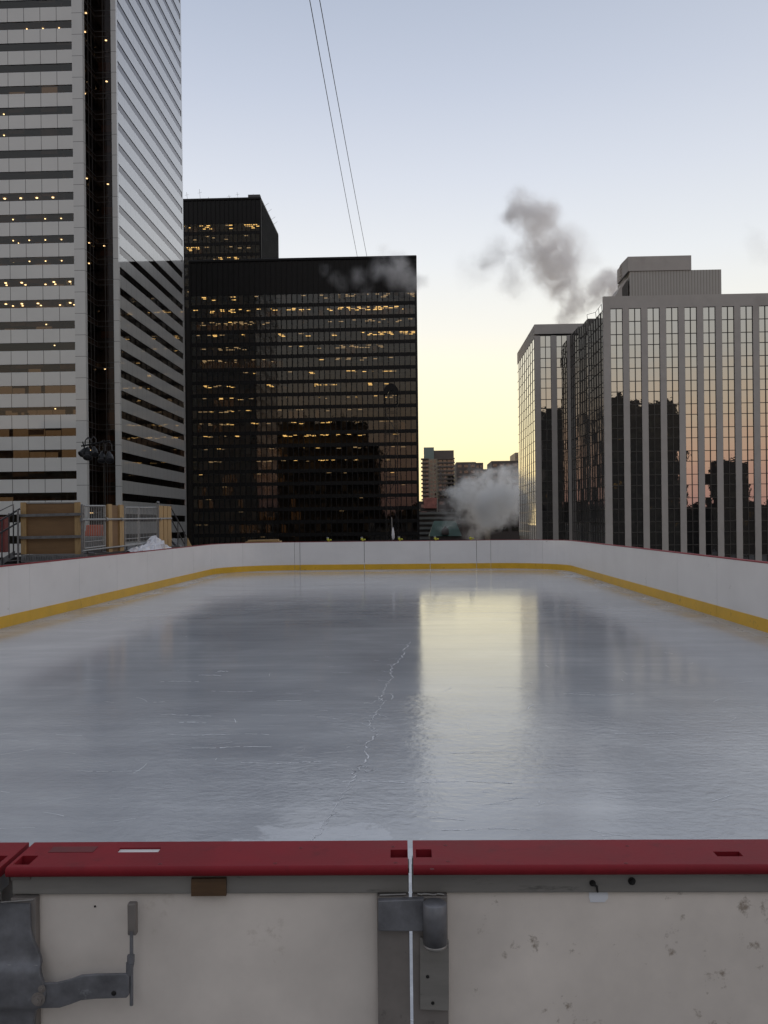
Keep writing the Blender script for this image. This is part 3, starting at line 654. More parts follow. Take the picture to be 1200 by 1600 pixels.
rows = {0: [(313,380,.35,'lamp'),(525,650,.3,'soft')], 1: [(322,480,.75,'lamp'),(510,650,.7,'lamp'),(322,650,.4,'glow')], 2: [(303,395,.8,'glow'),(305,395,.5,'soft'),(512,605,.45,'soft')],
        3: [(327,334,1,'lamp'),(376,384,1,'lamp'),(432,440,1,'lamp'),(564,648,.95,'lamp'),(564,572,1,'glow')], 4: [(320,385,.25,'soft'),(530,606,.6,'soft'),(530,606,.4,'glow')],
        5: [(308,445,.95,'glow'),(310,440,.3,'soft'),(500,570,.4,'soft')], 6: [(355,440,.12,'lamp'),(478,608,.22,'lamp')], 7: [(312,320,1,'lamp'),(355,370,.3,'lamp'),(415,425,1,'lamp'),(450,610,.13,'lamp'),(415,470,.4,'glow'),(573,580,1,'lamp')],
        8: [(338,372,.6,'lamp'),(330,375,.7,'glow'),(495,600,.22,'lamp')], 9: [(320,385,.18,'lamp'),(440,500,.6,'glow'),(450,480,.5,'soft')],
        10: [(302,350,.7,'glow'),(305,350,.5,'soft'),(390,400,.7,'lamp'),(420,515,.35,'lamp'),(575,600,.5,'soft'),(625,632,1,'glow')], 11: [(315,372,.45,'lamp'),(435,480,.45,'lamp'),(460,555,.35,'lamp'),(560,590,.5,'soft'),(640,650,.8,'glow')],
        12: [(398,445,.7,'glow'),(470,492,.5,'lamp'),(590,625,.4,'soft')], 13: [(318,335,.5,'soft'),(380,425,.5,'soft'),(395,420,.5,'glow'),(466,560,.3,'lamp'),(600,640,.4,'soft')],
        14: [(325,440,.5,'glow')], 15: [(300,450,.25,'glow')], 16: [(303,330,.7,'glow'),(350,480,.2,'glow')], 17: [(400,470,.3,'glow')], 18: [(335,460,.25,'glow')]}
black_block('wide black steel and glass office building with lit floors below a windowless top band', -65.2, .95, 255, 293, 78.8, 68.3, 21, rows, None)
rows2 = {0: [(288,410,.35,'lamp'),(370,410,.5,'lamp'),(288,360,.5,'glow')], 2: [(288,312,.9,'lamp'),(288,315,.6,'glow')], 3: [(340,368,.6,'lamp')], 1: [(320,400,.15,'soft')]}
db = black_block('taller black tower with rooftop antennas rising behind the wide black office building', -97, -51.6, 300, 338, 113.4, 104.6, 8, rows2, None, side=True)
p = MB()
for (px, hh, yq) in ((293,2.6,301),(313,3.6,301),(327,1.6,303),(359,1.8,302),(372,2.2,301),(397,1.9,302)):
    c = at(px, 312, yq); p.tube((c.x, yq, 113.4), (c.x-.3, yq, 113.4+hh), .045, 6)
    p.tube((c.x-.9, yq, 113.4+hh*.6), (c.x+.5, yq, 113.4+hh*.7), .03, 5)
for yq in (308,314,322,327): p.tube((-51.9, yq, 113), (-50.2, yq, 114.2), .04, 6)
p.box(-56, -51.9, 300, 302, 113.4, 114.3); p.build('antenna', M['steel_dark'], db)

# --- stone-columned building on the right
S = thing('office_building', 'grey stone building with wide columns between mirrored window strips and a rooftop plant room', 'building', (50, 145, -14))
PW, GW, XM0, YM, ZS, YW, XW0, YWB = 2.976, 1.98, 30.8, 145.0, 38.2, 165.0, 22.35, 193.0
NB = 15; xe = XM0+1.12+NB*PW
def zrows(): return [34.1-3.81*k for k in range(-0, 13)]
def strip_glass(x0, y, mat_, tag_=None):
    p = MB(); mu = MB(); zt = 36.2; zs = [zt]
    for z in zrows(): zs += [z, z-2.1]
    zs = [z for z in zs if z > -13.5]+[-13.9]
    xm = x0+GW/2
    for za, zb_ in zip(zs, zs[1:]): panes_x(p, [x0, xm, x0+GW], y+.22, zb_, za, .0028)
    for z in zs[:-1]: mu.box(x0, x0+GW, y+.12, y+.21, z-.05, z+.05)
    mu.box(xm-.05, xm+.05, y+.09, y+.118, -13.9, zt)
    mu.box(x0, x0+.05, y+.09, y+.118, -13.9, zt); mu.box(x0+GW-.05, x0+GW, y+.09, y+.118, -13.9, zt)
    o = p.build('window', mat_, S); mu.build('mullion', M['mullion'], o)
def column(x0, x1, y): p = MB(); p.box(x0, x1, y, y+.6, -14, 36.2); p.build('column', M['stone'], S)
column(XM0, XM0+1.12, YM)
for i in range(NB):
    x = XM0+1.12+i*PW; strip_glass(x, YM, M['mirror_glass']); column(x+GW, x+PW, YM)
p = MB(); p.box(XM0, xe, YM-.003, YM+.6, 36.203, ZS); p.prism([(XM0+.002, YM+.605, 35.8), (XM0+.6, YM+.605, 35.8), (XM0+5.1, YW-.02, 35.8), (XM0+4.5, YW-.02, 35.8)], (0, 0, ZS-.002-35.8))
p.box(XW0, XM0+5.2, YW-.003, YW+.6, 36.503, ZS+.1); p.box(XW0-.003, XW0+.6, YW+.61, YWB, 35.9, ZS+.1); p.build('parapet', M['stone'], S)
p = MB(); p.box(XM0+5.3, xe-.1, YM+.61, YWB-.1, ZS-1.2, ZS-1.0); p.box(XW0+.61, XM0+5.2, YW+.61, YWB-.1, ZS-1.2, ZS-1.0)
p.box(XW0+.3, xe-.3, YW+4, YWB, -14, ZS-1.21); p.box(XM0+5.5, xe-.3, YM+3, YW+3.99, -14, ZS-1.21); p.box(XM0+1.2, XM0+5.5, YM+3, YW+3.99, -14, 35.7); p.build('core', M['interior'], S)
# wing front
xw = XW0; column(xw, 23.38, YW)
for x in (23.38, 26.36):
    strip_glass(x, YW, M['mirror_glass'])
    if x < 25: column(x+GW, x+PW, YW)
column(28.34, 28.9, YW)
# wing side, seen end on
p = MB(); ca = MB(); mu = MB(); yv = [YW+.62+i*(YWB-YW-.62)/9 for i in range(10)]
for a, c in zip(yv, yv[1:]):
    zs = [35.9]+[z for zz in zrows() for z in (zz, zz-2.1)]+[-13.9]
    for za, zb_ in zip(zs, zs[1:]): panes_y(p, [a+.12, (a+c)/2+.06, c], XW0+.03, zb_, za, .0015, -1)
    mu.box(XW0-.05, XW0+.5, a, a+.12, -14, 35.89)
    for z in zs[:-1]: mu.box(XW0-.005, XW0+.02, a+.06, c+.06, z-.04, z+.04)
o = p.build('side_window', M['mirror_glass'], S); mu.build('mullion', M['mullion_lt'], o)
# saw-toothed glass wall between wing and main block
p = MB(); mu = MB(); ZB_ = 36.0
zig = [(XM0+.02, YM+.62), (XM0+.02, 151.5), (29.5, 151.5), (29.5, 157.0), (28.95, 157.0), (28.95, YW-.02)]
zs = [ZB_]+[z for zz in zrows() for z in (zz, zz-2.1)]+[-13.9]
for (xa_, ya_), (xb_, yb_) in zip(zig, zig[1:]):
    for za, zb_ in zip(zs, zs[1:]):
        if za-zb_ < .05: continue
        if xa_ == xb_: panes_y(p, frange(ya_, yb_, 1.9), xa_+.05, zb_, za, .004, -1)
        else: panes_x(p, frange(xb_, xa_, .9), ya_+.05, zb_, za, .004)
    for z in zs[1:-1]:
        if xa_ == xb_: mu.box(xa_-.02, xa_+.12, ya_+.01, yb_-.01, z-.04, z+.04)
        else: mu.box(xb_+.01, xa_-.01, ya_-.02, ya_+.12, z-.04, z+.04)
    if xa_ == xb_:
        for y in frange(ya_, yb_, 1.9)[1:]: mu.box(xa_-.05, xa_+.1, y-.04, y+.04, -13.9, ZB_)
    else:
        for x in frange(xb_, xa_, .9)[:-1]: mu.box(x-.03, x+.03, ya_-.06, ya_+.1, -13.9, ZB_)
o = p.build('side_window', M['mirror_glass_grey'], S); mu.build('mullion_grid', M['mullion'], o)
p = MB(); p.prism([(x+.001, y+.001, ZB_+.001) for x, y in zig]+[(XM0+4.4, YW-.03, ZB_+.001)], (0, 0, .12)); p.build('bay_roof', M['stone'], S)
p = MB(); rp = [(XM0+.1, 146.5), (XM0+.1, 148.8), (XM0+.1, 151.2), (29.6, 152.0)]
for (x, y), h_ in zip(rp, (1.3, 1.2, 1.1, .9)): p.tube((x, y, ZB_+.1), (x-.1, y, ZB_+h_), .045, 6)
for (a_, ha), (c_, hc) in zip(list(zip(rp, (1.3, 1.2, 1.1, .9))), list(zip(rp, (1.3, 1.2, 1.1, .9)))[1:]): p.tube((a_[0]-.1, a_[1], ZB_+ha), (c_[0]-.1, c_[1], ZB_+hc), .035, 6)
p.build('roof_railing', M['steel_dark'], S)
# roof plant room
yp = 151.5
xa, xb, xc = at(984, 430, yp).x, at(1080, 430, yp).x, at(1127, 430, yp).x
p = MB(); p.box(xa, xc, yp, yp+9, ZS-1, 44.0); p.build('plant_room', M['stone_rib'], S)
p = MB(); p.box(xa-.3, xb, yp-.15, yp+8, 44.001, 46.45)
p.build('plant_room_upper', M['stone'], S)
p = MB(); p.prism([(xa-.31, yp-.15, 44.0), (xa-.31, yp-.15, 46.45), (xa-.85, yp+2, 46.0), (xa-.85, yp+2, 43.4)], (0, 1.5, 0)); 
for i in range(5): p.box(xa-.95, xa-.85, yp+2, yp+3.5, 43.5+i*.5, 43.75+i*.5)
p.build('louvre', M['stone'], S)
p = MB(); x_ = at(950, 466, yp).x; p.prism([(x_, yp+.3, ZS-.5), (xa-.32, yp+.3, ZS-.5), (xa-.32, yp+.3, 43.0), (xa-1.3, yp+.3, 41.9)], (0, 7, 0)); gb = p.build('gable_wall', M['stone'], S)
p = MB(); p.prism([(xa-1.25, yp+.28, ZS-.3), (xa-.36, yp+.28, ZS-.3), (xa-.36, yp+.28, 42.7), (xa-1.25, yp+.28, 41.3)], (0, .015, 0)); p.build('opening', M['mullion'], gb)
p = MB(); c = at(1057, 404, yp+2); p.lathe((c.x, yp+2, 46.45), (0,0,1), [(0,.35),(.45,.35),(.5,.0001)], 10); p.build('roof_vent', M['stone'], S)

# --- far buildings seen in the gap
def far_block(name, label, px0, px1, pyt, y, dep, mt, rows_=0, wm=None, group='far buildings in the gap'):
    a, c = at(px0, pyt, y), at(px1, pyt, y)
    t = thing(name, label, 'building', ((a.x+c.x)/2, y, -14), group)
    p = MB(); p.box(a.x, c.x, y, y+dep, -14, (a.z+c.z)/2); p.build('wall', mt, t)
    if rows_:
        zt = (a.z+c.z)/2; n = max(2, int((c.x-a.x)/3.2)); 
        for k in range(rows_):
            p = MB(); z = zt-1.6-3.4*k
            for i in range(n): xq = a.x+(c.x-a.x)*(i+.2)/n; p.box(xq, xq+(c.x-a.x)/n*.62, y-.06, y-.01, z-1.5, z)
            p.build('window', wm or M['far_glass'], t)
    return t, a.x, c.x, (a.z+c.z)/2
t, ax, cx, zt = far_block('apartment_block', 'slim apartment block with stacked balconies and a teal rooftop box, in the gap', 660, 709, 717, 600, 22, M['far_beige'])
xm = at(682, 720, 600).x
p = MB(); a, c = at(662, 699, 600), at(678, 699, 600); p.box(a.x, c.x, 600.5, 612, zt, a.z); p.build('roof_box', M['far_teal'], t)
p = MB(); a, c = at(678, 704, 601), at(709, 704, 601); p.box(a.x+.01, c.x, 601, 616, zt, a.z); p.build('roof_box', M['far_brown'], t)
for k in range(22):
    z = zt-.3-2.75*k
    p = MB(); p.box(ax-1.0, ax+4.2, 598.7, 603, z-.22, z); p.box(ax-1.0, ax+4.2, 598.7, 598.85, z-1.1+.9, z+.75)
    p.box(xm+.5, cx+.6, 598.5, 599.9, z-.22, z); p.box(xm+.5, cx+.6, 598.5, 598.6, z, z+.8); p.build('balcony', M['far_brown'], t)
    p = MB()
    for f in (.25, .55, .8): xq = ax+(xm-ax)*f; p.box(xq, xq+1.5, 599.9, 599.97, z-2.3, z-.7)
    for f in (.1, .35, .6, .82): xq = xm+.5+(cx-xm)*f; p.box(xq, xq+2.0, 599.9, 599.97, z-2.4, z-.5)
    p.build('window', M['far_glass'], t)
far_block('office_block', 'dark brown flat roofed slab standing just right of the slim apartment block', 713, 743.5, 722, 520, 30, M['far_brown'], 5)
far_block('office_block', 'small brown stub of a building showing above the big steam cloud', 743, 755, 723, 560, 20, M['far_brown'], 3)
far_block('office_block', 'low brown filler block added behind the steam cloud to shut out bright sky', 751, 772, 733, 580, 20, M['far_brown'], 3)  # filler added to close the slit of sky glow between its neighbours
far_block('office_block', 'wide low brown block showing above the steam cloud beside the mirrored glass side', 768, 810, 720, 480, 30, M['far_brown'], 6)
far_block('office_block', 'tan building edge peeking out beside the mirrored side of the columned building', 805, 830, 707, 540, 30, M['far_beige'], 5)
t, ax, cx, zt = far_block('low_building', 'low building with a faded red rooftop sign below the slim apartment block', 655, 684, 783, 430, 20, M['far_dark'], 3)
p = MB(); a, c = at(662, 778, 429), at(683, 794, 429); p.box(a.x, c.x, 429, 429.5, c.z, a.z); p.build('sign_panel', M['far_red'], t)
far_block('low_building', 'dark low block with lit windows left of the steam cloud', 684, 722, 778, 400, 20, M['far_dark'], 4)
t, ax, cx, zt = far_block('parking_garage', 'low grey garage with pale horizontal floor bands beside the black building', 655, 702, 800, 340, 25, M['far_dark'])
for k in range(6):
    p = MB(); p.box(ax, cx+3, 339.2, 339.99, zt-.9-1.9*k, zt-1.9*k); p.build('parapet', M['far_grey'], t)
a, c = at(672, 838, 320), at(720, 838, 320); e0, e1 = at(678, 814, 326), at(712, 814, 326)
t = thing('hall', 'small hall under a dark green copper roof at the foot of the steam', 'building', ((a.x+c.x)/2, 320, -14), 'far buildings in the gap')
p = MB(); p.box(a.x, c.x, 320, 334, -14, a.z); p.build('wall', M['far_dark'], t)
p = MB(); p.add([(a.x-.4,319.6,a.z),(c.x+.4,319.6,a.z),(c.x+.4,334.4,a.z),(a.x-.4,334.4,a.z),(e0.x,326,e0.z),(e1.x,326,e1.z)], [(0,1,5,4),(1,2,5),(2,3,4,5),(3,0,4),(3,2,1,0)])
rf = p.build('roof', M['copper'], t); p = MB(); xq = (a.x+c.x)/2; p.prism([(xq-1.2,319.2,a.z+.6),(xq+1.2,319.2,a.z+.6),(xq+1.2,319.2,a.z+2.4),(xq,319.2,a.z+3.6),(xq-1.2,319.2,a.z+2.4)], (0,4,0)); p.build('dormer', M['far_dark'], rf)
far_block('low_building', 'black low block behind the foot of the steam, against the mirrored glass', 766, 812, 800, 300, 25, M['far_dark'], 2)

# --- buildings behind the camera, most of them seen mirrored in the glass fronts
def back_block(label, x0, x1, y1, y0, zt, mt, rows_=6, steps=()):
    t = thing('city_block', label, 'building', ((x0+x1)/2, y1, -14), 'buildings behind the rink seen in the glass')
    p = MB(); p.box(x0, x1, y0, y1, -14, zt)
    for (a, c, h) in steps: p.box(a, c, y0+2, y1-2, zt+.001, zt+h)
    p.build('wall', mt, t)
    n = int((x1-x0)/3.4)
    for k in range(rows_):
        z = zt-2.2-4.0*k
        if z < -12: break
        p = MB()
        for i in range(n):
            if rb.random() < .85: xq = x0+(x1-x0)*(i+.15)/n; p.box(xq, xq+(x1-x0)/n*.7, y1+.02, y1+.07, z-2, z)
        p.build('window', M['back_glass'], t)
        if rb.random() < .5:
            p = MB()
            for i in range(n):
                if rb.random() < .12: xq = x0+(x1-x0)*(i+.15)/n; p.box(xq, xq+.8, y1+.08, y1+.1, z-.6, z-.35)
            if p.v: p.build('lit_window', M['room_glow2'], t)
back_block('dark office block with a stepped roofline, mirrored in the columned building', 58.5, 110.5, -80, -120, 51.5, M['back_wall'], 14, ((58.5, 88, 3.4), (91, 94, 1.3), (98, 104, 1.0)))
back_block('tall dark block mirrored in the lower left of the wide black building', -94, -35, -80, -130, 70.5, M['back_wall'], 18, ((-60, -50, 2.5),))
back_block('dark lower block with a flat roof beside the tall mirrored one', -34.9, -24, -85, -120, 54, M['back_wall'], 12)
back_block('narrow grey block mirrored in the right of the columned building', 122.5, 137, -80, -90, 24.5, M['back_wall'], 9, ((124, 128, .8),))
back_block('broad dark block added out of view to keep pink sky off the pale tower', -230, -95, -85, -120, 46, M['far_grey'], 10, ((-170, -150, 4),))  # unseen block added so the pink horizon does not reflect in the tower
back_block('long low block below the pink dusk sky, mirrored across the glass', -23, 57, -95, -120, 11, M['back_wall'], 5, ((-10, 4, 2.5), (30, 38, 1.5)))
back_block('low row of roofs mirrored at the far right of the columned building', 111, 230, -95, -130, 8, M['back_wall'], 4, ((140, 160, 2), (180, 200, 3)))

# ------------------------------------------------------------------ cables over the rink
for (x0_, x1_, label) in ((484, 558.5, 'left one of two thin steel cables rising from the black roof into the sky'), (499.5, 573.5, 'right one of two thin steel cables rising from the black roof into the sky')):
    lo_, hi_ = at(x1_, 402, 256), at(x0_, 0, 110); p = MB(); pts = []
    for i in range(25):
        f = i/24*1.95; q_ = lo_.lerp(hi_, f); q_.z -= 2.2*f*(1-f) if f < 1 else 0
        pts.append(q_)
    p.path(pts, .055, 6); tag(p.build('overhead_cable', M['cable'], base=lo_), label, 'cable', 'pair of overhead cables')

# ------------------------------------------------------------------ timber hoarding, barriers and stairs beyond the left boards
ZP = 1.09
t = thing('platform', 'steel scaffold platform edge carrying the plywood hoarding behind the left boards', 'platform', (-9, 21, -.06))
p = MB(); p.box(-9.45, -7.86, 20.9, 29.2, ZP-.06, ZP); p.build('deck', M['steel_dark'], t)
p = MB(); p.box(-9.45, -7.86, 20.84, 20.895, ZP-.17, ZP+.01); 
for i in range(26): x_ = -9.4+i*.06; p.box(x_, x_+.03, 20.815, 20.839, ZP-.12, ZP-.03)
p.build('edge_beam', M['steel'], t)
for x_ in (-9.4, -7.95):
    for yq in (21.0, 25, 29): p = MB(); p.tube((x_, yq, -.06), (x_, yq, ZP-.06), .03, 8); p.build('leg', M['steel'], t)
def P3(px, py, y): return at(px, py, y)
# plywood hoarding facing the rink
t = thing('plywood_hoarding', 'large brown plywood panel with pale timber studs and two steel rails', 'hoarding', (P3(80, 865, 21).x, 21, ZP), 'plywood panels')
a, c = P3(33, 866, 21.06), P3(125, 784.5, 21.06)
p = MB(); p.box(a.x, c.x, 21.05, 21.07, a.z, c.z); sh = p.build('sheet', M['ply'], t)
p = MB(); p.box(a.x+.1, c.x-.05, 21.048-.012, 21.0485, c.z-.025, c.z+.004); p.build('top_trim', M['galv_light'], sh)
for u, v in ((33, 40), (117, 125)): q0, q1 = P3(u, 866, 21), P3(v, 785, 21); p = MB(); p.box(q0.x, q1.x, 21.0, 21.048, q0.z, q1.z); p.build('stud', M['wood'], t)
for (yl_, yr_) in ((805.5, 803), (840, 838)):
    q0, q1 = P3(30, yl_, 20.95), P3(131, yr_, 20.95); p = MB(); p.obox((q0.x, 20.94, q0.z-.035), (q1.x-q0.x, 0, q1.z-q0.z), (0, .045, 0), (0, 0, .065)); p.build('rail', M['steel'], t)
# scaffold posts and the receding pipe
p = MB(); q0 = P3(28.5, 896, 20.9); q1 = P3(28, 797, 20.9); p.tube((q0.x, 20.9, 0), (q1.x, 20.9, q1.z), .026, 8)
tag(p.build('scaffold_post', M['steel'], base=(q0.x, 20.9, -.06)), 'thin steel scaffold post at the left edge of the large plywood panel', 'post', 'scaffold posts')
xr_ = -8.0
def yat(px): return None
def on_x(px, x, py): # a point seen at the pixel on the plane x
    v = ray(px, py); return EYE+v*((x-EYE.x)/v.x)
q0 = on_x(128.5, xr_, 862); p = MB(); p.tube((xr_, q0.y, -.06), (xr_, q0.y, on_x(128.5, xr_, 788).z), .03, 8); p.lathe((xr_, q0.y, on_x(128.5, xr_, 812).z), (0,0,1), [(-.05,.05),(.05,.05)], 8)
tag(p.build('scaffold_post', M['steel'], base=(xr_, q0.y, -.06)), 'steel scaffold post with a clamp at the right edge of the large plywood panel', 'post', 'scaffold posts')
p = MB(); a, c = on_x(129, xr_+.06, 812), on_x(268, xr_+.06, 810); p.tube(a, c, .026, 8); a, c = on_x(129, xr_+.06, 861), on_x(252, xr_+.06, 846); p.tube(a, c, .024, 8)
for px in (166, 190, 250): q_ = on_x(px, xr_+.06, 811.5); p.lathe(q_, (0,1,0), [(-.05,.05),(.05,.05)], 8)
tag(p.build('scaffold_pipe', M['mesh_grey'], base=(xr_, 22, 1.2)), 'long pair of steel pipes running along the barriers behind the left boards', 'pipe')
def barrier(px0, px1, yt0, yb0, yt1, yb1, label, nb):
    a0, a1, c0, c1 = on_x(px0, xr_, yb0), on_x(px0, xr_, yt0), on_x(px1, xr_, yb1), on_x(px1, xr_, yt1)
    t = thing('crowd_barrier', label, 'barrier', a0, 'steel crowd barriers')
    p = MB(); p.path([a0, a1, c1, c0, a0], .022, 8)
    m0, m1 = a0.lerp(a1, .80), c0.lerp(c1, .80); l0, l1 = a0.lerp(a1, .15), c0.lerp(c1, .15); p.tube(l0, l1, .012, 6)
    fo = p.build('frame', M['mesh_grey'], t)
    p = MB()
    for i in range(1, nb): f = i/nb; p.tube(a0.lerp(c0, f), a1.lerp(c1, f), .009, 5)
    p.build('bar', M['mesh_grey'], t)
    p = MB(); u = a0.lerp(c0, .15); v = a0.lerp(c0, .85)
    for q_ in (u, v): p.box(q_.x-.2, q_.x+.2, q_.y-.03, q_.y+.03, ZP, ZP+.02); p.box(q_.x-.02, q_.x+.02, q_.y-.02, q_.y+.02, ZP+.02, q_.z)
    p.build('foot', M['steel'], t)
barrier(131.5, 164, 790.5, 857, 790.5, 853, 'nearest steel barrier with vertical bars, an orange box showing through it', 12)
barrier(195, 216, 793, 851, 793, 849, 'steel barrier with vertical bars standing right of the narrow plywood piece', 9)
barrier(217, 246, 793, 849, 793, 845.5, 'steel barrier with vertical bars beside the pale timber post', 13)
# infill panels on the barriers' lower half are open; narrow plywood with studs
def ply_post(px0, px1, yt, yb0, yb1, label, studs, back=True):
    a0, c0 = on_x(px0, xr_, yb0), on_x(px1, xr_, yb1); zt = on_x(px0, xr_, yt).z
    t = thing('plywood_hoarding', label, 'hoarding', a0, 'plywood panels')
    p = MB(); p.box(xr_-.02, xr_, a0.y, c0.y, ZP, zt-.02)
    p.build('sheet', M['ply'] if back else M['wood'], t)
    for s0, s1 in studs:
        ya, yc = a0.y+(c0.y-a0.y)*s0, a0.y+(c0.y-a0.y)*s1; p = MB(); p.box(xr_+.001, xr_+.045, ya, yc, ZP, zt); p.build('stud', M['wood'], t)
ply_post(167, 194, 787.5, 856, 852, 'narrow plywood piece with two pale upright timbers between the barriers', ((.02,.22), (.66,.90)))
ply_post(247, 266, 790, 849, 846, 'pale timber post of three upright boards at the far end of the barriers', ((.0,.32), (.37,.66), (.70,1.0)), False)
p = MB(); q_ = on_x(247, xr_+.05, 788); p.tube((xr_+.05, q_.y, ZP), (xr_+.05, q_.y, q_.z+.04), .024, 8); p.sphere((xr_+.05, q_.y, q_.z+.05), .05)
tag(p.build('scaffold_post', M['steel'], base=(xr_+.05, q_.y, ZP)), 'steel scaffold post with a rounded cap beside the pale timber post', 'post', 'scaffold posts')
# orange box behind the first barrier
a, c = P3(131, 838, 23.6), P3(158, 820, 23.6)
t = thing('water_barrier', 'orange plastic road barrier with a pale lower half behind the first steel barrier', 'road barrier', ((a.x+c.x)/2, 23.6, ZP))
p = MB(); zl = a.z; p.prism([(a.x, 23.6, zl), (c.x, 23.6, zl), (c.x-.04, 23.68, c.z), (a.x+.04, 23.68, c.z)], (0, .25, 0)); p.build('body', M['orange'], t, bevel=.02)
p = MB(); p.box(a.x-.02, c.x+.02, 23.55, 23.98, ZP, zl-.002); p.build('base', M['mesh_grey'], t, bevel=.02)
# steel stair at the far left
t = thing('scaffold_stair', 'dark steel stair with sloping handrails at the left edge, beside the plywood panel', 'stairs', (P3(10, 870, 21).x, 21, -.06))
p = MB()
for yq in (20.95, 22.0):
    a, c = P3(-40, 905, yq), P3(22, 866, yq); p.obox((a.x, yq, a.z-.06), (c.x-a.x, 0, c.z-a.z), (0, .05, 0), (0, 0, .14))
p.build('stringer', M['steel'], t)
p = MB(); a, c = P3(-40, 905, 20.95), P3(22, 866, 20.95)
for i in range(7): f = i/6; q_ = a.lerp(c, f); p.box(q_.x-.12, q_.x+.12, 21.0, 22.0, q_.z-.02, q_.z+.02)
p.build('tread', M['steel_dark'], t)
for yq, dx in ((20.93, 0), (22.03, 0)):
    p = MB()
    for (u0, v0, u1, v1) in ((-40, 838, 31, 795), (-40, 856, 31, 815)): p.tube(P3(u0, v0, yq), P3(u1, v1, yq), .022, 8)
    for (u, v0, v1) in ((14, 802, 872), (21, 798, 868), (3, 812, 884)): p.tube(P3(u, v1, yq), P3(u, v0, yq), .018, 8)
    p.build('handrail', M['steel_dark'], t)
p = MB(); p.path([P3(-10, 803, 22.2), P3(21, 788, 22.2), P3(21.5, 803, 22.2), P3(-10, 818, 22.2)], .014, 6); p.build('handrail', M['steel'], t)
a, c = P3(-6, 822, 23.4), P3(7, 808, 23.4); p = MB(); p.box(a.x, c.x, 23.4, 23.7, ZP, c.z); p.box(a.x+.05, c.x-.05, 23.38, 23.398, a.z, c.z-.06, 0)
tag(p.build('toolbox', M['red'], base=(a.x, 23.4, ZP), bevel=.01), 'dull red box glimpsed behind the dark stair handrails', 'box')
# sloping stair rail at the far end of the platform
t = thing('scaffold_stair', 'thin sloping steel stair rails going down beyond the pale timber post', 'stairs', (-7.8, 29.2, -.06))
p = MB()
for (u0, v0, u1, v1) in ((266, 791, 291, 838), (266, 808, 288, 850)): p.tube(P3(u0, v0, 29.6), P3(u1, v1, 31), .022, 8)
for (u, v0, v1) in ((267, 790, 850), (278, 814, 856), (289, 834, 860)): p.tube(P3(u, v1, 30.1), P3(u, v0, 30.1), .018, 8)
p.build('handrail', M['steel_dark'], t)
p = MB(); p.obox(P3(266, 846, 30), (P3(290, 872, 30)-P3(266, 846, 30)), (0, .6, 0), (0, 0, .1)); p.build('stringer', M['steel_dark'], t)
# crumpled plastic sheet
def crumple(name, m_, pts_fn, nu, nv, label, cat, base):
    vs = [pts_fn(i/(nu-1), j/(nv-1)) for j in range(nv) for i in range(nu)]
    p = MB(); p.add(vs, [(j*nu+i, j*nu+i+1, (j+1)*nu+i+1, (j+1)*nu+i) for j in range(nv-1) for i in range(nu-1)])
    o = p.build(name, m_, base=base); s_ = o.modifiers.new('thick', 'SOLIDIFY'); s_.thickness = .012; return tag(o, label, cat)
rc = random.Random(3); cr_n = [[rc.gauss(0, 1) for _ in range(26)] for _ in range(16)]
l0, r0 = on_x(217, XL-.22, 864), on_x(276, XL-.22, 858)
prof = [(0,.02),(.15,.10),(.35,.16),(.5,.22),(.60,.36),(.65,.50),(.70,.44),(.76,.28),(.88,.18),(1,.02)]
def lump(u, v):
    h = 0
    for (ua, ha), (ub, hb) in zip(prof, prof[1:]):
        if ua <= u <= ub: h = ha+(hb-ha)*(u-ua)/(ub-ua)
    n_ = cr_n[int(v*15)][int(u*25)]
    w_ = math.sin(math.pi*min(1, max(0, v)))
    return (XL-.16-v*.75+n_*.02, l0.y+(r0.y-l0.y)*u+rc.gauss(0,.03), (.92+h*w_**.6*.85)+n_*.022+(.16*(1-abs(2*v-1))))
crumple('plastic_sheet', M['sheet'], lump, 26, 16, 'crumpled white plastic sheet heaped behind the left boards below the timber post', 'plastic sheet', (XL-.5, l0.y, .9))
p = MB(); a = P3(291, 856, 31.5); c = P3(300, 854, 31.5); p.prism([(a.x, 31.5, a.z-.3), (c.x, 31.5, c.z-.3), (c.x, 31.5, c.z), (c.x-.06, 31.5, c.z+.09), (a.x+.05, 31.5, a.z+.36)], (0, .04, 0))
tag(p.build('timber_offcut', M['wood'], base=(a.x, 31.5, a.z-.3)), 'pale pointed timber offcut sticking up behind the left corner board', 'timber')
a, c = P3(384, 848, 34.6), P3(438, 843, 34.6); t = thing('timber_stack', 'low stack of weathered planks lying behind the far boards', 'planks', ((a.x+c.x)/2, 34.6, a.z-.4))
p = MB(); p.obox((a.x, 34.5, a.z-.05), (c.x-a.x, 0, .02), (0, .5, 0), (0, 0, .09)); p.build('plank', M['wood'], t)
p = MB(); p.obox((a.x+.12, 34.45, a.z+.045), (c.x-a.x-.2, .05, .02), (0, .3, 0), (0, 0, .06)); p.build('plank', M['wood'], t)
p = MB(); p.box(a.x+.2, c.x-.2, 34.55, 34.9, -.06, a.z-.06); p.build('bearer', M['steel_dark'], t)

